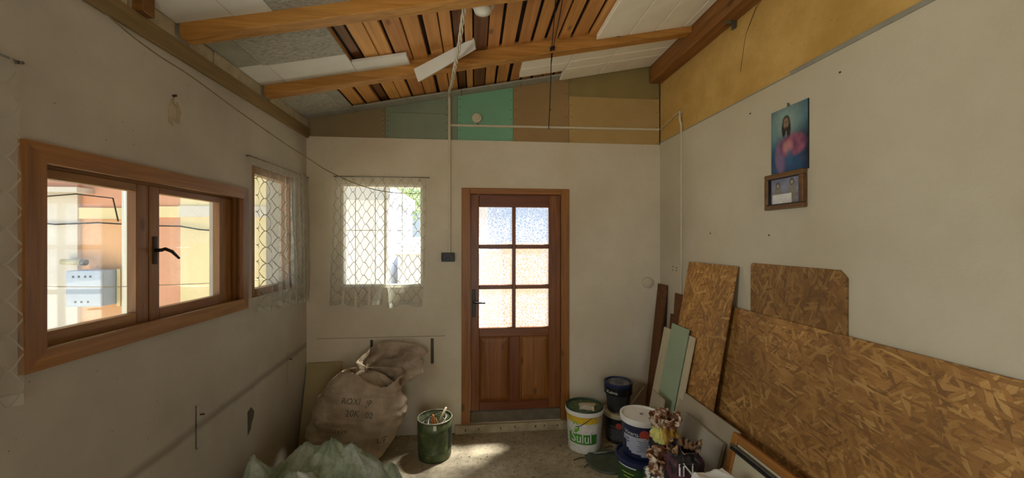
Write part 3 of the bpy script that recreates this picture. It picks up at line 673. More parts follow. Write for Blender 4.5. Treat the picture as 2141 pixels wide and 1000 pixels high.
hpart(h5, 'wall', 'stucco_pale', (.42, 1.12, 5.9, 6.1, -.13, 1.62)); hpart(h5, 'pier', 'stucco_white', (.10, .42, 5.85, 6.15, -.13, 1.5)); hpart(h5, 'pier', 'stucco_blue', (1.12, 1.8, 5.85, 6.15, -.13, 1.55)); rebase(h5)
tr_ = empty('leafy_tree', (-2.2, 13, -.13), 'light green tree rising behind the white house', 'tree')
MB().tube([(-2.2, 13, -.13), (-2.15, 13, 1.6), (-2.2, 13, 2.6)], [.12, .09, .05], 8).build('trunk', M['bark'], tr_)
b = MB()
for k in range(1500):
    p = Vector((R.gauss(0, .33), R.gauss(0, .35), R.gauss(0, .3))); p += Vector((-2.15, 13, 3.0)); s_ = R.uniform(.03, .06)
    u = Vector((R.gauss(0, 1), R.gauss(0, 1), R.gauss(0, 1))).normalized(); q = u.orthogonal().normalized()
    b.quad(p-u*s_, p+q*s_*.5, p+u*s_, p-q*s_*.5)
b.build('foliage', M['leaf'], tr_, recalc=False, kind='stuff'); rebase(tr_)

# ------------------------------------------------------------------ curtains
def curtain(name, label, axis, plane, u0, u1, ztop, zbot, inward, seed, lift0=0.0, lift1=0.0, b0=0.0, b1=0.0, gather=0.0, rod=(0, 0), folds=7):
    """hung from a thin rod; axis 'x': hangs along y in front of the left wall, axis 'y': along x in front of the back wall"""
    nu, nv = 150, 60
    root = empty(name, (0, 0, 0), label, 'curtain', 'lace curtains')
    def P(u, t, z): return (plane+inward*t, u, z) if axis == 'x' else (u, plane+inward*t, z)
    root.location = P((u0+u1)/2, 0, ztop)
    pts = {}
    def fn(i, j):
        s = j                                             # 0 bottom .. 1 top
        a, c_ = u0+(b0)*(1-s), u1+(b1)*(1-s)
        ii = i-gather*math.sin(math.pi*i)*0 if not gather else i**(1-gather*.5)
        u = a+(c_-a)*ii
        flare = (1-s)
        f = math.sin(i*folds*2*math.pi+1.5*math.sin(i*5+seed))*(.006+.015*flare**.7)+.010*fbm(i*9, s*2.2, seed)*(.4+flare)
        dens = i if gather else .5
        f += math.sin(i*folds*5.1+seed)*.008*dens
        lo = zbot+lift0*(1-i)+lift1*i+.014*math.sin(i*folds*2*math.pi*.5+seed)+.010*fbm(i*14, 3, seed)
        bl = flare**6
        z = lo+(ztop-lo)*s
        return P(u+.004*fbm(i*10, s*3, seed+4), .026+f+.012*bl*math.sin(i*folds*math.pi*2.3+seed), z)
    b = MB(); b.grid(nu, nv, fn)
    uvl = b.b.loops.layers.uv.new('UVMap'); cw = (u1-u0)*1.22
    b.b.verts.index_update()
    for f in b.b.faces:
        for l in f.loops:
            k = l.vert.index; l[uvl].uv = ((k % (nu+1))/nu*cw, (k//(nu+1))/nv*(ztop-zbot))
    cl = b.build('cloth', M['lace'], root, recalc=False)
    da = cl.data.attributes.new('dens', 'FLOAT', 'POINT')
    for k in range(len(cl.data.vertices)):
        i = (k % (nu+1))/nu; da.data[k].value = gather*.75*max(0, i-.45)+.05*math.sin(i*folds*6.283)**2
    MB().tube([P(rod[0], .02, ztop-.004), P(rod[1], .02, ztop-.004)], .0035, 8).build('curtain_rod', M['steel'], root)
    for e in rod: MB().tube([P(e, -.012, ztop-.004), P(e, .026, ztop-.004)], .005, 8).build('rod_hook', M['steel'], root)
    rebase(root); return root
curtain('lace_curtain', 'white lace curtain over the corner window of the left wall', 'x', XL, 2.512, 3.315, 2.17, 1.20, 1, 2.0, 0, -.04, .03, .02, .55, (2.50, 3.33), 9)
curtain('lace_curtain', 'white lace curtain over the back wall window', 'y', YB, -1.150, -.400, 2.185, 1.115, -1, 5.0, 0, -.02, -.058, -.03, 0, (-1.155, -.385), 6)
curtain('lace_curtain', 'white lace curtain at the left photo edge, beside the large wooden window', 'x', XL, .10, 1.285, 2.19, 1.17, 1, 8.0, 0, 0, 0, .02, 0, (.1, 1.305), 9)

# ------------------------------------------------------------------ wires, conduits, fittings
def smooth(pts, n=8):
    pts = [Vector(p) for p in pts]; out = []
    for i in range(len(pts)-1):
        p0, p1, p2, p3 = pts[max(i-1, 0)], pts[i], pts[i+1], pts[min(i+2, len(pts)-1)]
        for k in range(n):
            t_ = k/n; out.append(.5*((2*p1)+(p2-p0)*t_+(2*p0-5*p1+4*p2-p3)*t_*t_+(3*p1-p0-3*p2+p3)*t_**3))
    return out+[pts[-1]]
tag(MB().box(-.224, -.203, YB-.014, YB, 1.535, 2.512, .002).box(-.224, -.203, YB-.014, YB+.012, 2.512, 2.885, .002).build('conduit', M['conduit']), 'vertical cream cable conduit rising from the black socket', 'conduit')
tag(MB().hexa([(-.203, YB-.004, 2.628), (1.66, YB-.004, 2.642), (1.66, YB+.012, 2.642), (-.203, YB+.012, 2.628), (-.203, YB-.004, 2.646), (1.66, YB-.004, 2.660), (1.66, YB+.012, 2.660), (-.203, YB+.012, 2.646)], .002).build('conduit', M['conduit']), 'horizontal cream cable conduit crossing the coloured upper boards', 'conduit')
sk = empty('socket', (-.224, YB, 1.47), 'black double socket on the back wall beside the door', 'socket')
MB().box(-.280, -.168, YB-.028, YB, 1.470, 1.545, .005, 2).build('body', M['black'], sk)
for x in (-.252, -.196): MB().lathe([(.020, 0), (.019, .003), (.014, .003), (.013, -.004), (0, -.004)], 20, (0, 0, 0)).build('socket_ring', M['darkgrey'], sk).matrix_world = Matrix.Translation((x, YB-.028, 1.507)) @ Matrix.Rotation(math.pi/2, 4, 'X')
rebase(sk)
for ch in sk.children:
    if ch.name.startswith('socket_ring'):
        q = ch.matrix_basis.copy(); ch.matrix_basis = q
def disc(name, label, cat, c, r, th, mat):
    o = MB().lathe([(0, th), (r*.55, th), (r*.6, th*.86), (r*.9, th*.8), (r, th*.5), (r, 0), (0, 0)], 32).build(name, M[mat], sharp=35)
    o.matrix_world = Matrix.Translation(c) @ Matrix.Rotation(math.pi/2, 4, 'X'); return tag(o, label, cat)
disc('junction_box', 'round cream junction box on the mint green board', 'junction box', (.02, YB+.012, 2.704), .042, .035, 'conduit')
MB().tube([(.02, YB-.002, 2.665), (.03, YB-.004, 2.65), (.05, YB+.004, 2.642)], .003, 5).build('box_lead', M['blackwire'], bpy.data.objects['junction_box']).matrix_parent_inverse = bpy.data.objects['junction_box'].matrix_world.inverted()
disc('wall_button', 'round cream bell button low on the back wall near the right corner', 'bell', (1.541, YB, 1.272), .047, .032, 'conduit')
rc = empty('wall_conduit', (XR, 2.98, 1.25), 'thin cream conduit running down the right wall by the corner', 'conduit')
MB().box(XR-.010, XR, 2.972, 2.988, 1.20, 2.60, .002).build('channel', M['conduit'], rc)
MB().tube(smooth([(XR-.005, 2.98, 2.58), (XR-.012, 2.99, 2.64), (XR-.004, 3.0, 2.70)]), .008, 6).build('open_end', M['conduit'], rc)
for k in range(3): MB().tube(smooth([(XR-.006, 2.98, 2.57), (XR-.014, 2.975+.012*k, 2.64), (XR-.002, 2.96+.03*k, 2.70-.02*k)]), .002, 5).build('wire_end', M['blackwire'] if k else M['cable'], rc)
MB().tube(smooth([(XR+.004, YB, 2.652), (XR-.003, 3.25, 2.665), (XR-.003, 3.1, 2.69), (XR-.004, 3.0, 2.70)]), .0045, 6).build('link_cable', M['conduit'], rc)
rebase(rc)
cb = empty('cable_bundle', (-.05, 2.05, 2.92), 'twisted white cables hanging from the ceiling to the vertical conduit', 'cable')
base = smooth([(-.045, 2.03, 2.935), (-.05, 2.06, 2.905), (-.074, 2.25, 2.875), (-.104, 2.45, 2.822), (-.132, 2.6, 2.792), (-.169, 2.95, 2.838), (-.205, 3.22, 2.872), (-.213, 3.342, 2.875)], 14)
for k in range(3):
    MB().tube([p+Vector((math.cos(i*.42+k*2.09), math.sin(i*.42+k*2.09)*.5, math.sin(i*.42+k*2.09)))*.0085 for i, p in enumerate(base)], .0052, 6).build('cable', M['cable'], cb)
rebase(cb)
lp = empty('ceiling_lamp', (.045, 2.13, roof(.045)+.022), 'white lamp holder under the roof planks at the top photo edge', 'lamp')
z = roof(.045)+.022
MB().lathe([(0, 0), (.062, 0), (.064, -.012), (.058, -.02), (0, -.02)], 32, (.045, 2.13, z)).build('ceiling_rose', M['white'], lp, sharp=40)
MB().lathe([(0, -.02), (.05, -.02), (.052, -.03), (.044, -.05), (.02, -.062), (0, -.064)], 32, (.045, 2.13, z)).build('diffuser', M['white'], lp); rebase(lp)
cw = smooth([(XL+.002, 1.541, 2.521), (-1.329, 1.613, 2.454), (-1.282, 1.707, 2.405), (-1.228, 1.815, 2.365), (-1.136, 1.998, 2.276), (-1.021, 2.228, 2.173), (-.952, 2.367, 2.120), (-.889, 2.492, 2.073), (-.76, 2.751, 2.022), (-.636, 2.998, 2.014), (-.491, 3.287, 2.040), (-.47, 3.345, 2.05)])
tag(MB().tube(cw, .0028, 6).build('clothes_line', M['tan_wire']), 'thin sagging line strung from the left wall to the back window', 'wire')
tag(MB().tube([(XL+.024, YR+.2, 2.54), (XL+.026, .6, 2.52), (XL+.024, 1.3, 2.545), (XL+.023, 1.52, 2.523)], .004, 6).build('wall_cable', M['tan_wire']), 'tan cable running along the wall plate at the top left', 'cable')
hw = empty('hanging_wire', (.53, 2.63, 3.0), 'dark wire knotted at the second rafter and hanging down', 'wire')
MB().tube(smooth([(.448, 2.1, 3.02), (.49, 2.35, 3.03), (.535, 2.652, 2.985), (.53, 2.648, 2.9), (.522, 2.64, 2.66), (.508, 2.63, 2.417)]), .003, 6).build('strand', M['blackwire'], hw)
MB().tube(smooth([(.49, 2.1, 3.02), (.53, 2.4, 3.04), (.545, 2.652, 2.99), (.537, 2.65, 2.93), (.53, 2.65, 2.87)]), .0028, 6).build('strand', M['blackwire'], hw)
for k in range(3): MB().tube([(.538+.014*math.cos(a_*.7), 2.648+.006*math.sin(a_*.7), 2.972+.01*k+.008*math.sin(a_*.9)) for a_ in range(10)], .004, 5).build('knot', M['blackwire'], hw)
MB().tube([(.514, 2.635, 2.56), (.526, 2.635, 2.552), (.516, 2.636, 2.545)], .003, 5).build('knot', M['blackwire'], hw)
rebase(hw)
# loose white board hanging against the second rafter
A, B_, C_, D_ = Vector((-.398, 2.6, 2.78)), Vector((-.003, 2.5, 2.955)), Vector((.006, 2.5, 2.882)), Vector((-.37, 2.6, 2.696))
nrm = (B_-A).cross(D_-A).normalized(); nrm = nrm if nrm.y > 0 else -nrm
nrm = (nrm+Vector((0, 0, .25))).normalized()
b = MB(); b.hexa([A, B_, C_, D_, A+nrm*.025, B_+nrm*.025, C_+nrm*.025, D_+nrm*.025], .0015)
tag(b.build('loose_board', M['whiteboard']), 'loose white board strip dangling slantwise before the second rafter', 'board')

# ------------------------------------------------------------------ pictures on the right wall
def mixc(a, c_, t_): t_ = max(0, min(1, t_)); return tuple(x*(1-t_)+y*t_ for x, y in zip(a, c_))
def ell(x, y, cx, cy_, rx, ry, soft=.15): return max(0, min(1, (1-math.hypot((x-cx)/rx, (y-cy_)/ry))/soft+.5))
def poster_col(p):
    s = (2.026-p.y)/.242; q = (p.z-2.012)/.351
    c = mixc(lin('12304a'), lin('3f7a8c'), .5+.6*fbm(s*3, q*3, 2))
    c = mixc(c, lin('8fa79c'), .8*ell(s, q, .42, .78, .42, .3, 1.2)); c = mixc(c, lin('0e1c33'), ell(s, q, 1.0, .25, .4, .35, .9))
    c = mixc(c, lin('1f4a70'), ell(s, q, .45, .1, .45, .42, .5))
    body = ell(s, q, .48, .28, .36, .36, .18); c = mixc(c, lin('85688a'), body*.8*ell(s, q, .2, .2, .2, .3, .6))
    rb = ell(s, q, .60, .40, .36, .17, .3); c = mixc(c, mixc(lin('9c5a74'), lin('6f3b58'), .5+fbm(s*8, q*8, 5)), rb)
    c = mixc(c, lin('c58a86'), .7*ell(s, q, .47, .39, .13, .10, .6)); c = mixc(c, lin('2a5f85'), .7*ell(s, q, .52, .22, .1, .12, .6))
    c = mixc(c, lin('2a1c17'), max(ell(s, q, .435, .76, .105, .115, .25), ell(s, q, .37, .68, .06, .13, .4), ell(s, q, .50, .67, .06, .13, .4))); c = mixc(c, lin('8f7560'), ell(s, q, .43, .755, .07, .085, .4))
    c = mixc(c, lin('332019'), ell(s, q, .43, .67, .05, .035, .7)*.8); c = mixc(c, lin('3d2a22'), .8*ell(s, q, .405, .775, .018, .010, .8)); c = mixc(c, lin('3d2a22'), .8*ell(s, q, .46, .775, .018, .010, .8))
    return mixc(c, lin('5f4a40'), .6*ell(s, q, .432, .745, .012, .03, .8))
po = empty('poster', (XR, 1.906, 2.012), 'blue poster of a bearded person in a pink robe, above the small frame', 'poster')
MB().box(XR-.006, XR, 1.784, 2.026, 2.012, 2.363).build('backing', M['black'], po)
b = MB().grid(66, 96, lambda i, j: (XR-.0068, 2.025-.240*i, 2.013+.349*j)); o = b.build('print', M['poster'], po, recalc=False); colour(o, poster_col)
MB().tube([(XR-.004, 1.915, 2.363), (XR-.004, 1.91, 2.378), (XR-.004, 1.90, 2.363)], .003, 6).tube([(XR, 1.909, 2.378), (XR-.012, 1.909, 2.379)], .003, 6).build('hanger', M['steel'], po); rebase(po)
fr = empty('framed_picture', (XR, 1.924, 1.816), 'small brown framed picture of two robed figures, below the blue poster', 'picture frame')
fy0, fy1, fz0, fz1 = 1.792, 2.052, 1.818, 2.014
for q in ((fy0, fy1, fz0, fz0+.026), (fy0, fy1, fz1-.026, fz1), (fy0, fy0+.026, fz0+.026, fz1-.026), (fy1-.026, fy1, fz0+.026, fz1-.026)):
    b = MB().box(XR-.030, XR-.002, *q, .005, 2); b.build('frame_bar', M['frame_brown'], fr)
for q in ((fy0+.026, fy1-.026, fz0+.026, fz0+.031), (fy0+.026, fy1-.026, fz1-.031, fz1-.026), (fy0+.026, fy0+.031, fz0+.03, fz1-.03), (fy1-.031, fy1-.026, fz0+.03, fz1-.03)):
    MB().box(XR-.024, XR-.008, *q).build('frame_lip', M['black'], fr)
def small_col(p):
    s = (fy1-.026-p.y)/(fy1-fy0-.052); q = (p.z-fz0-.026)/(fz1-fz0-.052)
    c = mixc(lin('8d93a8'), lin('6d7390'), .5+fbm(s*4, q*4, 8))
    for cx, top, col in ((.25, .80, '7b7a72'), (.70, .88, '8a8378')):
        c = mixc(c, lin(col), ell(s, q, cx, .36, .13, .42, .25)); c = mixc(c, lin('3a302c'), ell(s, q, cx, top-.07, .075, .13, .3)); c = mixc(c, lin('b3a190'), ell(s, q, cx, top-.09, .042, .07, .4))
    if q < .40 and s > .06 and not (.70 < s < .92): c = mixc(c, lin('eeece6'), .95)  # white lower band: window reflection painted into the print colour
    return c
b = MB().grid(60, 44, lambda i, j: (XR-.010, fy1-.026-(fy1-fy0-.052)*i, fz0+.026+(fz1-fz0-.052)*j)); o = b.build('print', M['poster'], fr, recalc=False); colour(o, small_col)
MB().box(XR-.0165, XR-.0145, fy0+.024, fy1-.024, fz0+.024, fz1-.024).build('pane', M['pic_glass'], fr)
rebase(fr)

# ------------------------------------------------------------------ boards leaning on the right wall
def lean(name, y0, y1, xb, xt, zt, th, mat, label, cat='board', poly=None, edge=None, group=None):
    """a board whose long edge y0..y1 stands on the floor at x = xb and whose top leans to x = xt at height zt"""
    dv = Vector((xt-xb, 0, zt)); L = dv.length; up = dv.normalized(); X = Vector((0, 1, 0)); N = X.cross(up)
    W = y1-y0
    pts = poly(W, L) if poly else [(0, 0), (W, 0), (W, L), (0, L)]
    b = MB().prism(pts, lambda p: (p[0], p[1], 0), lambda p: (p[0], p[1], th))
    bmesh.ops.bevel(b.b, geom=b.b.edges[:], offset=.0012, segments=1, affect='EDGES')
    o = b.build(name, mat)
    Mx = Matrix(((X.x, up.x, N.x, xb), (X.y, up.y, N.y, y0), (X.z, up.z, N.z, th*max(0, -N.z)), (0, 0, 0, 1)))
    o.matrix_world = Mx; return tag(o, label, cat, group)
osbA, osbB, osbC = osb('osb_wide', .1), osb('osb_tall', 1.45, dim=1.15), osb('osb_dark', 1.5, dim=.8)
lean('strand_board', -.15, 2.348, 1.452, 1.640, 1.225, .012, osbA, 'large wide strand board leaning on the right wall, the biggest of them')
lean('strand_board', 2.285, 2.833, 1.372, 1.640, 1.485, .012, osbB, 'tall narrow strand board leaning left of the large one')
lean('strand_board', 1.578, 2.183, 1.650, 1.654, 1.515, .011, osbC, 'darker strand board with a clipped corner, behind the large one', poly=lambda W, L: [(0, 0), (W, 0), (W, L-.012), (W-.012, L), (.035, L), (0, L-.035)])
lean('brown_board', 3.19, 3.335, 1.502, 1.640, 1.262, .018, M['brownboard'], 'narrow dark brown board leaning in the right back corner')
lean('brown_board', 2.90, 3.06, 1.56, 1.650, 1.215, .012, M['brownboard'], 'brown strip peeping out behind the tall strand board, taller of the two')
lean('brown_board', 3.065, 3.14, 1.55, 1.655, 1.03, .010, M['brownboard'], 'short brown strip behind the cream and green plasterboards')
lean('plasterboard_strip', 2.63, 2.86, 1.31, 1.520, 1.01, .012, M['gyp_green'], 'pale green plasterboard strip leaning before the tall strand board')
lean('plasterboard_strip', 2.56, 2.628, 1.325, 1.525, .97, .012, M['gyp_cream'], 'narrow cream plasterboard strip right beside the green one')
lean('plasterboard_strip', 2.862, 2.985, 1.33, 1.520, .955, .012, M['gyp_cream'], 'cream plasterboard strip left of the green one')
lean('plasterboard_offcut', 2.605, 2.785, 1.245, 1.325, .535, .012, M['gyp_grey'], 'small grey plasterboard offcut beside the white lidded bucket', poly=lambda W, L: [(0, 0), (W, 0), (W, L), (0, L*.985)])
lean('plasterboard', 2.00, 2.60, 1.300, 1.45, .593, .013, M['gyp_grey'], 'grey plasterboard sheet leaning before the strand boards')
lean('plasterboard', 2.06, 2.46, 1.262, 1.395, .50, .022, M['gyp_grey2'], 'thick pale grey board leaning in front of the grey plasterboard')

# glazed sash of orange wood leaning at the lower right
ws = empty('window_sash', (1.2, 1.94, 0), 'orange wooden sash with dark metal rods leaning before the large strand board', 'window sash')
dv = Vector((.16, 0, .614)).normalized(); Nn = Vector((0, 1, 0)).cross(dv)
Mx = Matrix(((0, dv.x, Nn.x, 1.222), (1, dv.y, Nn.y, .75), (0, dv.z, Nn.z, .012), (0, 0, 0, 1)))
Wd, Ld = 1.21, .632
for nm, bx, mt in (('stile', (Wd-.045, Wd, 0, Ld, 0, .03), 'orange'), ('stile', (0, .045, 0, Ld, 0, .03), 'orange'), ('rail', (.045, Wd-.045, Ld-.04, Ld, 0, .03), 'orange'), ('rail', (.045, Wd-.045, 0, .05, 0, .03), 'orange')):
    MB().box(*bx, .004).build(nm, M[mt], ws).matrix_local = Mx
for k, (a_, m_) in enumerate(((Ld-.062, 'steel'), (Ld-.080, 'blackwire'))):
    MB().tube([(.05, a_, -.006+.004*k), (Wd-.02, a_, -.006+.004*k)], .008, 8).build('metal_rod', M[m_], ws).matrix_local = Mx
MB().box(.045, Wd-.045, .05, Ld-.045, .012, .018).build('panel', M['gyp_cream'], ws).matrix_local = Mx
MB().box(.55, .80, Ld-.10, Ld-.055, -.014, .0).build('latch_plate', M['black'], ws).matrix_local = Mx
for ch in ws.children: ch.matrix_parent_inverse = Matrix.Translation(-ws.location)
sp = empty('curtain_pole', (1.35, 3.0, 0), 'thin pale rod leaning in the corner behind the buckets', 'rod')
MB().tube([(1.21, 3.27, .005), (1.478, 3.27, .365)], .006, 8).build('rod', M['cable'], sp); rebase(sp)

# ------------------------------------------------------------------ board and sack in the left back corner
cbn = MB().hexa([(-1.368, 3.155, 0), (-1.100, 3.155, 0), (-1.095, 3.327, .645), (-1.368, 3.327, .64), (-1.368, 3.170, 0), (-1.100, 3.170, 0), (-1.095, 3.343, .645), (-1.368, 3.343, .64)], .002).build('yellow_board', M['board_yellow'])
tag(cbn, 'yellowish board leaning in the left back corner behind the sack', 'board')
NS = 110
prof = [  # z, centre x, half width, centre y, half depth
    (.004, -.960, .235, 3.00, .115), (.03, -.968, .258, 2.995, .135), (.10, -.955, .285, 2.99, .15), (.20, -.905, .305, 2.985, .16), (.30, -.868, .318, 2.985, .16),
    (.385, -.848, .325, 2.99, .155), (.45, -.845, .305, 3.0, .145), (.52, -.838, .272, 3.01, .13), (.58, -.825, .248, 3.02, .12), (.625, -.800, .232, 3.03, .11), (.652, -.785, .220, 3.04, .10)]
def lerp_prof(z):
    for a_, c2 in zip(prof, prof[1:]):
        if z <= c2[0]:
            t_ = (z-a_[0])/(c2[0]-a_[0]); return [x*(1-t_)+y*t_ for x, y in zip(a_, c2)]
    return list(prof[-1])
def sackpt(i, j):
    th = 2*math.pi*i; cs, sn = math.cos(th), math.sin(th)
    ex = .62
    sx = math.copysign(abs(cs)**ex, cs); sy = math.copysign(abs(sn)**.8, sn)
    if j <= .72:                                           # body
        z = .652*(j/.72); p = lerp_prof(max(z, .004))
    else:                                                  # mouth folded back, crumpled collar rising behind it
        q = (j-.72)/.28; p = lerp_prof(.652); back = .5+.5*sn; z = .652
        r_ = max(0, q-.22)/.78
        p[2] *= 1-.30*min(1, q/.25)+.28*r_; p[1] += .02*min(1, q/.25)+.13*r_; p[3] += .05*min(1, q/.25)+.07*r_; p[4] *= 1-.25*min(1, q/.25)
        z += -.07*math.sin(min(1, q/.3)*math.pi*.5)+(.235*r_)*(.12+.88*back)
    x = p[1]+p[2]*sx; y = p[3]+p[4]*sy
    if j > .40:                                            # slant of the mouth: high at left, dip at the middle, up at right
        k = min(1, (j-.40)/.3); u = (x-p[1])/max(p[2], .01)
        front = .5-.5*sn
        z += k*front*(.035*math.cos((u+.55)*2.4)-.045*ell(u, 0, .35, 0, .5, 1, 1))
    am = .014+.020*(j > .72)
    fold = 1-abs(fbm(x*5+3, z*6, y*4+th*.2, 3))*2
    d_ = am*fold+.012*fbm(x*11, z*15, y*9, 4)+.008*(1-abs(fbm(x*4+z*3, z*16, 2, 2))*2)
    if j > .72: d_ += .022*math.sin(th*5+j*30)*min(1, (j-.72)*6)+.02*fbm(x*14, z*14, y*14, 3)
    n_ = Vector((cs, sn, .15)); 
    if j < .06: d_ *= .3
    return (x+n_.x*d_, y+n_.y*d_, max(.003, z+.012*fbm(x*8, y*8, 9)*(j > .05)))
b = MB(); b.grid(NS, 120, sackpt, closed=True)
bt = [v_ for v_ in b.b.verts][:NS]; b.b.faces.new(bt[::-1])
sk_root = empty('woven_sack', (-.93, 3.0, 0), 'large beige woven sack with faint printing slumped in the left corner', 'sack')
sack = b.build('sack_body', M['sack'], sk_root)
sol = sack.modifiers.new('cloth', 'SOLIDIFY'); sol.thickness = .002; sol.offset = 1
for body, x, z, sz in (('ROXI', -.875, .50, .055), ('JP', -.755, .475, .05), ('20K', -.86, .42, .06), ('02', -.745, .405, .055), ('maxim', -.95, .315, .05), ('LT', -.66, .22, .06)):
    o = project(sack, 'printed_text', text_tris(body), (x, 2.99, z), (sz, 0, -.1*sz), (.1*sz, 0, sz), (0, 1, 0), M['ink_dark'], sk_root, .004)
rebase(sk_root)

# ------------------------------------------------------------------ green plastic sheet in the foreground
pk = [(-.84, 2.36, .43, .78, 1.0), (-1.0, 2.42, .40, .9, 1.2), (-1.25, 2.34, .405, 1.5, 1.3), (-.72, 2.36, .405, .95, 1.1), (-.50, 2.42, .285, .9, 1.2), (-.95, 2.1, .40, .7, .8), (-.62, 2.15, .30, .9, 1.0), (-1.2, 2.0, .33, .8, .9)]
def film(i, j):
    x = -1.368+.99*i; y = 1.78+.86*j
    h = -1
    for k, (cx, cy_, hz, sx, sy) in enumerate(pk):
        dx, dy_ = (x-cx)*sx, (y-cy_)*sy
        h = max(h, hz-math.hypot(dx, dy_)*.95-.02*abs(math.sin(math.atan2(dy_, dx)*4+k)))
    h = .02+max(0, h)+.05*max(0, 1-((i-.5)*2)**2)*max(0, 1-((j-.5)*2)**2)
    r = 1-abs(fbm(x*4.5, y*4.5, 3, 3))*1.9; r2 = 1-abs(fbm(x*11, y*11, 7, 3))*1.8
    edge = min(i, 1-i, j, 1-j)*8
    return (x+.012*fbm(x*9, y*9, 1) if 0 < i < 1 else x, y+.012*fbm(x*9, y*9, 5), max(.004, h*min(1, .12+edge)+.024*r+.012*r2-.02))
b = MB(); b.grid(150, 130, film)
tag(b.build('plastic_sheet', M['film'], recalc=False), 'crumpled pale green plastic sheet heaped in the left foreground', 'plastic sheet')

# ------------------------------------------------------------------ green metal drum with scrap
dm = empty('metal_drum', (-.30, 3.02, 0), 'dented green metal drum full of scrap, left of the door', 'drum')
dc = (-.302, 3.02, 0)
b = MB(); b.lathe([(0, .004), (.122, .0), (.126, .012), (.128, .06), (.131, .065), (.128, .07), (.129, .22), (.132, .225), (.129, .23), (.130, .292), (.126, .292), (.125, .02), (0, .016)], 48, dc)
for v_ in b.b.verts: v_.co.x += .003*fbm(v_.co.x*9, v_.co.y*9, v_.co.z*9)
b.build('drum_body', M['drum'], dm)
MB().tube([(dc[0]+.129*math.cos(a_*math.pi/24), dc[1]+.129*math.sin(a_*math.pi/24), .294) for a_ in range(49)], .005, 8).build('rim', M['rim_metal'], dm)
MB().box(dc[0]+.000, dc[0]+.024, dc[1]-.1345, dc[1]-.1305, .248, .284, .001).build('tag', M['white'], dm, label='small white tag')
for ix in range(5):
    for iz in range(9):
        a_ = -.55+ix*.07; MB().box(-.004, .004, -.001, .001, -.005, .005).build('vent_hole', M['blackwire'], dm).matrix_local = Matrix.Translation((dc[0]+.1305*math.cos(a_), dc[1]+.1305*math.sin(a_), .09+iz*.018)) @ Matrix.Rotation(a_+math.pi/2, 4, 'Z')
rebase(dm)
for k in range(7):
    a_ = k*.9; cxk, cyk = dc[0]+.03*math.cos(a_*2), dc[1]+.03*math.sin(a_*3)
    rr = .055+.006*k
    pts = [(cxk+rr*math.cos(a_+q*.45), cyk+rr*.9*math.sin(a_+q*.45), .235+.012*k*.6+.03*math.sin(q*.6+k)) for q in range(12)]
    tag(MB().tube(smooth(pts, 3), .0032, 6).build('scrap_wire', M['rust'] if k % 3 else M['rim_metal']), 'curled rusty wire among the scrap in the green drum', 'wire', 'scrap wires in the drum')
tag(MB().tube([(-.285, 2.985, .20), (-.262, 2.99, .28), (-.215, 3.0, .372)], .008, 8).build('stick', M['cream_stick']), 'cream stick standing slantwise in the green drum', 'stick')
b = MB()
b.hexa([(-.330, 2.955, .20), (-.285, 2.95, .20), (-.285, 2.97, .20), (-.330, 2.97, .20), (-.318, 2.955, .345), (-.305, 2.952, .33), (-.300, 2.962, .33), (-.315, 2.964, .345)], .002)
tag(b.build('wood_splinter', M['orange_scrap']), 'orange wood splinter upright in the green drum', 'scrap')
b = MB(); b.hexa([(-.30, 2.94, .21), (-.26, 2.945, .21), (-.26, 2.96, .21), (-.30, 2.955, .21), (-.29, 2.945, .315), (-.28, 2.945, .30), (-.28, 2.955, .30), (-.29, 2.957, .315)], .002)
tag(b.build('wood_splinter', M['twig']), 'pale wood splinter beside the orange one in the drum', 'scrap')
b = MB(); b.lathe([(0, .03), (.05, .028), (.098, .012), (.118, .0), (.118, -.01), (0, -.012)], 30, (dc[0], dc[1], .21))
for v_ in b.b.verts: v_.co.z += .02*fbm(v_.co.x*22, v_.co.y*22, 3)
tag(b.build('scrap_heap', M['rust'], kind='stuff'), 'dark scrap filling the green drum', 'scrap')

# ------------------------------------------------------------------ buckets
def bucket(name, loc, h, rb, rt, label, bodymat, lidmat, paintfn=None, lid_h=.028, lidtop=None, rot=0.0, rim=True, ring=None):
    root = empty(name, loc, label, 'bucket'); n = 84; m = 48
    b = MB()
    def f(i, j):
        r = rb+(rt-rb)*j; a_ = 2*math.pi*i; return (loc[0]+r*math.cos(a_), loc[1]+r*math.sin(a_), loc[2]+h*j)
    b.grid(n, m, f, closed=True); vs = list(b.b.verts); b.b.faces.new(vs[:n][::-1])
    body = b.build('bucket_body', bodymat, root, sharp=50)
    if paintfn: colour(body, lambda p: paintfn(math.atan2(p.y-loc[1], p.x-loc[0]), (p.z-loc[2])/h))
    R_ = rt+.006
    MB().lathe([(rt-.004, h-lid_h-.004), (R_-.001, h-lid_h-.004), (R_, h-lid_h), (R_+.002, h-.008), (R_+.001, h-.002), (R_-.004, h), (R_-.010, h), (R_-.014, h-.004), (R_-.017, h-.012), (R_-.022, h-.012), (0, h-.010)], 64, loc).build('lid', lidmat, root, sharp=35)
    if lidtop: MB().lathe([(0, h-.0085), (R_-.026, h-.0095)], 48, loc).build('lid_dirt', lidtop, root)
    if ring: MB().lathe([(rb+(rt-rb)*ring[0], h*ring[0]), (rt+.004, h*ring[0]), (rt+.004, h*ring[1]), (rb+(rt-rb)*ring[1], h*ring[1])], 64, loc).build('collar', lidmat, root, sharp=35)
    return root, body
def to_cam(loc): v_ = Vector((-loc[0], -loc[1], 0)).normalized(); return v_, Vector((-v_.y, v_.x, 0))
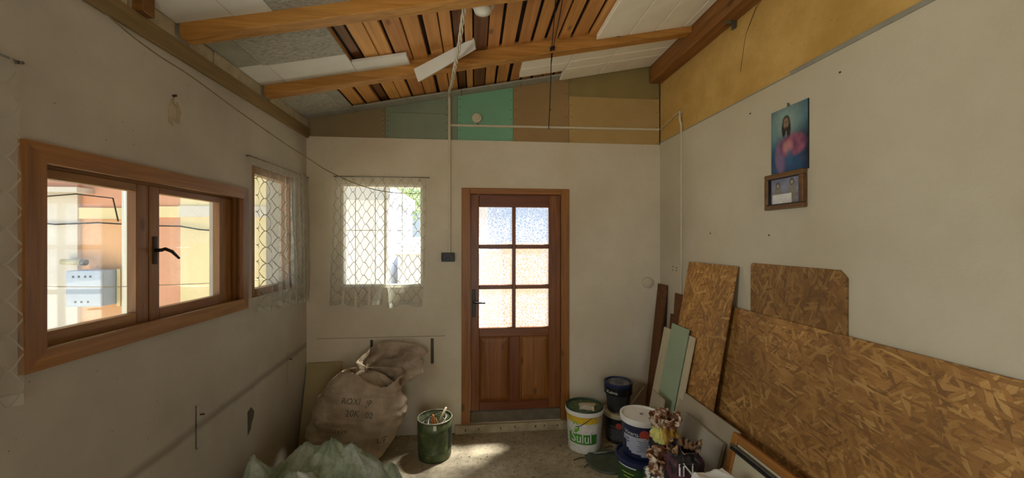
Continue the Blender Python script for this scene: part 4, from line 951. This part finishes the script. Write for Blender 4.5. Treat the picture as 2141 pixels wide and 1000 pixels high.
# 1: white with yellow and green print
L = (.880, 3.045, 0)
def paint1(a_, z):
    fa = math.atan2(-L[1], -L[0]); da = (a_-fa+math.pi) % (2*math.pi)-math.pi
    c = lin('dcdad0')
    if .74 < z < .885 and abs(da) < 1.45: c = mixc(lin('d8b62c'), lin('d99a24'), max(0, (z-.8)*8))
    if z > .71 and z < .75+.05*math.cos(da*2) and abs(da) < .9: c = lin('d8b62c')
    if .22 < z < .47 and abs(da) < 1.0 and da < .75: c = mixc(lin('4c9a2c'), lin('2f7426'), (da+.3))
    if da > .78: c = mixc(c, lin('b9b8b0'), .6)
    return c
bk1, body1 = bucket('paint_bucket', L, .322, .128, .146, 'white paint bucket with yellow and green print, nearest the door', M['printed'], M['whitelid'], paint1, .03)
R1 = .150
MB().lathe([(R1-.004, .316), (R1+.001, .322), (R1-.002, .330), (R1-.012, .331), (R1-.016, .322), (R1-.022, .318), (0, .320)], 64, L).build('green_lid', M['darkgreen'], bk1, sharp=35, label='dark green lid')
MB().lathe([(0, .3215), (R1-.028, .3195)], 48, L).build('lid_dirt', M['greenlid_top'], bk1)
f_, r_ = to_cam(L)
def dec(body, root, shape, L, x, z, sx, sz, mat, lift=.0012, sub=1):
    f_, r_ = to_cam(L); return project(body, 'printed_mark', shape, Vector(L)+r_*x+Vector((0, 0, z)), r_*sx, Vector((0, 0, sz)), -f_, mat, root, lift, sub=sub)
dec(body1, bk1, disc2(), L, -.088, .200, .050, .046, M['ink_green'], .001)
dec(body1, bk1, text_tris('W'), L, -.095, .206, .06, .075, M['ink_white'], .0018)
dec(body1, bk1, text_tris('Sulul'), L, -.020, .115, .088, .115, M['ink_dgreen'], .0016)
dec(body1, bk1, text_tris('Sulul'), L, -.022, .118, .084, .108, M['ink_white'], .0024)
MB().tube([tuple(Vector(L)+f_*(.143*math.cos(q))+r_*(.143*math.sin(q))+Vector((0, 0, z_))) for q, z_ in ((-.5, .205), (-.3, .212), (-.1, .232), (.1, .252), (.3, .272), (.45, .285))], .0028, 6).build('wire_handle', M['blackwire'], bk1)
rebase(bk1)
b = MB(); b.box(-.062, .062, -.042, .042, 0, .034, .006)
bmesh.ops.subdivide_edges(b.b, edges=b.b.edges[:], cuts=4, use_grid_fill=True)
for v_ in b.b.verts: v_.co += Vector((.016*fbm(v_.co.x*24, v_.co.y*24, v_.co.z*20), .014*fbm(v_.co.x*24, v_.co.y*24, 5), .012*fbm(v_.co.x*24, v_.co.y*24, v_.co.z*40)-.010*abs(v_.co.x)/.06)) if v_.co.z > .005 else Vector((0, 0, 0))
o = b.build('plaster_lump', M['plaster_lump']); o.location = (.890, 3.00, .321); o.rotation_euler = (0, 0, -.25); tag(o, 'dry plaster lump lying on the green lid of the white bucket', 'plaster')
# 2: cream-lidded dark bucket with the blue-lidded one on top
L2 = (1.205, 3.130, 0)
def paint2(a_, z):
    fa = math.atan2(-L2[1], -L2[0]); da = (a_-fa+math.pi) % (2*math.pi)-math.pi
    c = lin('1b1b22')
    if .12 < z < .52 and abs(da) < 1.1: c = mixc(lin('5d5e62'), lin('46474c'), .5+fbm(da*9, z*9, 2))
    return c
bk2, body2 = bucket('paint_bucket', L2, .240, .112, .126, 'dark bucket with cream lid and red stamp, under the blue lidded one', M['printed'], M['creamlid'], paint2, .030)
dec(body2, bk2, disc2(), L2, -.005, .150, .026, .026, M['ink_red']); dec(body2, bk2, text_tris('Kalma'), L2, -.062, .140, .030, .030, M['ink_grey']); rebase(bk2)
L3 = (1.200, 3.150, .2405)
bk3, body3 = bucket('paint_bucket', L3, .232, .088, .110, 'small dark grey bucket with dusty blue lid, atop the cream lidded one', M['darkgrey'], M['navy'], None, .026, M['dirtlid'], ring=(.60, .83))
ring_o = [c_ for c_ in bk3.children if c_.name.startswith('collar')][0]; ring_o.data.materials[0] = M['black']
dec(ring_o, bk3, text_tris('Kalma.'), L3, -.045, .165, .034, .034, M['ink_white']); rebase(bk3)
# 4: navy bucket under 5: white lidded bucket with navy label
L4 = (1.100, 2.500, 0)
def paint4(a_, z):
    fa = math.atan2(-L4[1], -L4[0]); da = (a_-fa+math.pi) % (2*math.pi)-math.pi
    c = lin('20242c')
    if da < .30 and da > -1.5 and .1 < z < .84: c = lin('1f4a22')
    return c
bk4, body4 = bucket('paint_bucket', L4, .225, .135, .152, 'dark bucket with green label, under the white lidded navy bucket', M['printed'], M['navy'], paint4, .022)
for k in range(4): dec(body4, bk4, rect2(8, 1), L4, -.070+.006*(k % 2), .150-.024*k, .075-.012*(k % 3), .007, M['ink_lime'])
dec(body4, bk4, rect2(10, 2), L4, -.075, .192, .11, .010, M['ink_white'])
dec(body4, bk4, rect2(6, 2), L4, -.072, .050, .060, .026, M['ink_grey']); rebase(bk4)
L5 = (1.125, 2.530, .2265)
def paint5(a_, z):
    fa = math.atan2(-L5[1], -L5[0]); da = (a_-fa+math.pi) % (2*math.pi)-math.pi
    return lin('1c2247')
bk5, body5 = bucket('paint_bucket', L5, .252, .118, .132, 'white lidded navy bucket with red stamp, nearest of the stacked buckets', M['printed'], M['whitelid'], paint5, .034)
def label_patch():
    pts = [(-.5, .5), (.5, .5), (.5, -.42), (.2, -.5), (-.30, -.35), (-.44, -.05)]; nx = 14; v_ = []; f2 = []
    vs, fs = rect2(14, 10); keep = []
    def inside(x, y):
        c_ = False
        for (x1, y1), (x2, y2) in zip(pts, pts[1:]+pts[:1]):
            if (y1 > y) != (y2 > y) and x < (x2-x1)*(y-y1)/(y2-y1)+x1: c_ = not c_
        return c_
    return vs, [f for f in fs if inside(sum(vs[i][0] for i in f)/4, sum(vs[i][1] for i in f)/4)]
dec(body5, bk5, label_patch(), L5, .000, .078, .215, .125, M['ink_lilac'], .0012, 0)
dec(body5, bk5, disc2(), L5, .022, .160, .033, .033, M['ink_red'])
dec(body5, bk5, text_tris('Vinarta.'), L5, -.058, .158, .030, .036, M['ink_white'])
for k in range(7): dec(body5, bk5, rect2(8, 1), L5, .025+.004*(k % 3), .118-.011*k, .10-.010*(k % 3), .0045, M['ink_grey'], .0020)
for z_ in (.118, .098): dec(body5, bk5, rect2(3, 1), L5, -.085, z_, .022, .010, M['ink_grey'], .0020)
MB().box(1.12, 1.14, 2.53, 2.545, .2265+.242, .2265+.246).build('lid_mark', M['ink_grey'], bk5)
MB().box(.9905, .9965, 2.50, 2.515, .445, .455).build('lid_tab', M['darkgrey'], bk5); rebase(bk5)

# ------------------------------------------------------------------ paper sacks, white film, floor bits at the right
def paper_sack(name, label, c, w_, d_, h, seed, fn, crumple=.25, lean_=(0, 0)):
    root = empty(name, (c[0], c[1], 0), label, 'paper sack')
    def f(i, j):
        th = 2*math.pi*i; cs, sn = math.cos(th), math.sin(th)
        sx = math.copysign(abs(cs)**.45, cs); sy = math.copysign(abs(sn)**.5, sn)
        k = max(0, (j-(1-crumple))/crumple)
        s = 1+.06*math.sin(j*math.pi)-.35*math.sin(min(1, k*1.3)*math.pi)*.8-.12*k
        x = w_*s*sx; y = d_*(s-.30*k)*sy
        r = fbm(sx*2+seed, sy*2, j*7, 4); q = 1-abs(fbm(sx*3, sy*3+seed, j*9, 3))*2
        a_ = .010+.022*k
        z = h*j+.035*k*fbm(sx*2, sy*2, seed+3, 3)+.018*k*math.sin(th*3+seed)
        x += cs*a_*(r+q*.7); y += sn*a_*(r+q*.7)
        return (c[0]+x+lean_[0]*j, c[1]+y+lean_[1]*j, max(.003, z))
    b = MB(); b.grid(96, 90, f, closed=True); vs = list(b.b.verts); b.b.faces.new(vs[:96][::-1])
    o = b.build('sack_body', M['paper_sack'], root); colour(o, lambda p: fn(p, (p.x-c[0]-lean_[0]*p.z/h)/w_, p.z/h))
    so_ = o.modifiers.new('paper', 'SOLIDIFY'); so_.thickness = .002
    return root, o
def torn(p, s): 
    n_ = fbm(p.x*26, p.y*26, p.z*26, 3)
    return lin('6b3a1e') if n_ < -.12 else lin('9a6238') if n_ < .12 else lin('d8c7b0')
def pa(p, u, z):
    if z > .87+.03*fbm(p.x*20, p.y*20, 1): return torn(p, 0)
    if z > .76: return mixc(lin('8c6b22'), lin('c9a13a'), .5+.7*math.sin(u*9)) if u > -.55 else lin('d9d37a')
    if z > .50: return lin('1a1518') if fbm(p.x*24, p.z*30, p.y*20) < .16 else lin('8f8a92')
    return lin('cfc6a2')
sA, oA = paper_sack('paper_sack', 'yellow and black paper sack with a torn brown top, beside the white lidded bucket', (1.135, 2.22), .072, .06, .61, 3.0, pa, .2)
dec(oA, sA, text_tris('L'), (1.13, 2.22, 0), -.03, .375, .07, .07, M['ink_white'], .004); rebase(sA)
def pb(p, u, z):
    if z > .82+.04*fbm(p.x*20, p.y*20, 4): return torn(p, 1)
    if u < -.35: return mixc(lin('e6e2cf'), lin('20202a'), 1.0 if fbm(p.x*30+5, p.z*38, p.y*30) > .14 else 0)
    if u < .05: return lin('d6d39a')
    return mixc(lin('a7a3a6'), lin('5a5558'), .5+.6*math.sin(u*7))
sB, oB = paper_sack('paper_sack', 'cream and grey paper sack with a torn rolled top, in front of the others', (.985, 2.03), .072, .06, .47, 9.0, pb, .22, (.05, .02)); rebase(sB)
def pc_(p, u, z):
    if z > .93: return mixc(lin('9a7350'), lin('151214'), 1 if fbm(p.x*30, p.z*30, p.y*30) > -.05 else 0)
    return mixc(lin('151216'), lin('4a1c30'), 1 if .84 < z+.16*fbm(p.x*9, p.y*9, 2) < .90 or abs(z+.25*u-.66) < .03 else 0)
sC, oC = paper_sack('paper_sack', 'black and maroon paper sack marked IN, right of the cream sack', (1.045, 1.86), .08, .055, .61, 15.0, pc_, .11, (.02, .02))
dec(oC, sC, text_tris('IN'), (1.045, 1.86, 0), .015, .515, .075, .085, M['ink_white'], .004); rebase(sC)
def wf(i, j):
    x = .99+.24*i; y = 1.52+.28*j
    e = min(i, 1-i, j, 1-j)*6
    return (x+.01*fbm(x*20, y*20, 1), y+.01*fbm(x*20, y*20, 5), max(.004, min(1, e)**.5*(.552+.012*math.sin(i*5)*math.cos(j*4)+.008*fbm(x*10, y*10, 3))+.005*(1-abs(fbm(x*9, y*9, 8))*2)))
tag(MB().grid(56, 56, wf).build('white_sack', M['whitefilm'], recalc=False), 'white plastic sack top at the bottom photo edge, before the orange sash', 'sack')
tag(MB().lathe([(0, .006), (.135, .006), (.150, .016), (.158, .016), (.160, .010), (.155, .0), (0, 0)], 56, (.985, 2.80, 0)).build('round_lid', M['pan'], sharp=35), 'flat grey green lid lying on the floor before the buckets', 'lid')
tag(MB().tube([(.905, 2.885, .022), (1.23, 2.92, .022)], .006, 8).build('metal_rod', M['steel']), 'straight steel rod lying before the dark bucket', 'rod')
TW = ('thin brown twig on the floor, leftmost, left of the flat round lid', 'thin brown twig on the floor touching the foot of the white bucket', 'thin brown twig lying by the left rim of the flat round lid', 'thin brown twig on the floor, farthest right, before the dark bucket')
for k, (x, y, a_, L_) in enumerate(((.74, 2.84, .25, .10), (.84, 2.89, .15, .07), (.79, 2.74, .6, .06), (1.03, 2.985, .2, .07))):
    tag(MB().tube(smooth([(x, y, .006), (x+L_*.5*math.cos(a_), y+L_*.5*math.sin(a_)+.008, .008), (x+L_*math.cos(a_), y+L_*math.sin(a_), .006)], 4), .004, 6).build('twig', M['debris']), TW[k], 'twig', 'twigs on the floor')
b = MB()
for k in range(140):
    x, y = R.uniform(-.2, .95), R.uniform(2.65, 3.28)
    s_ = R.uniform(.002, .006); b.box(x, x+s_*R.uniform(.6, 2), y, y+s_, 0, s_*.5)
b.build('floor_crumbs', M['debris'], fl, kind='stuff')
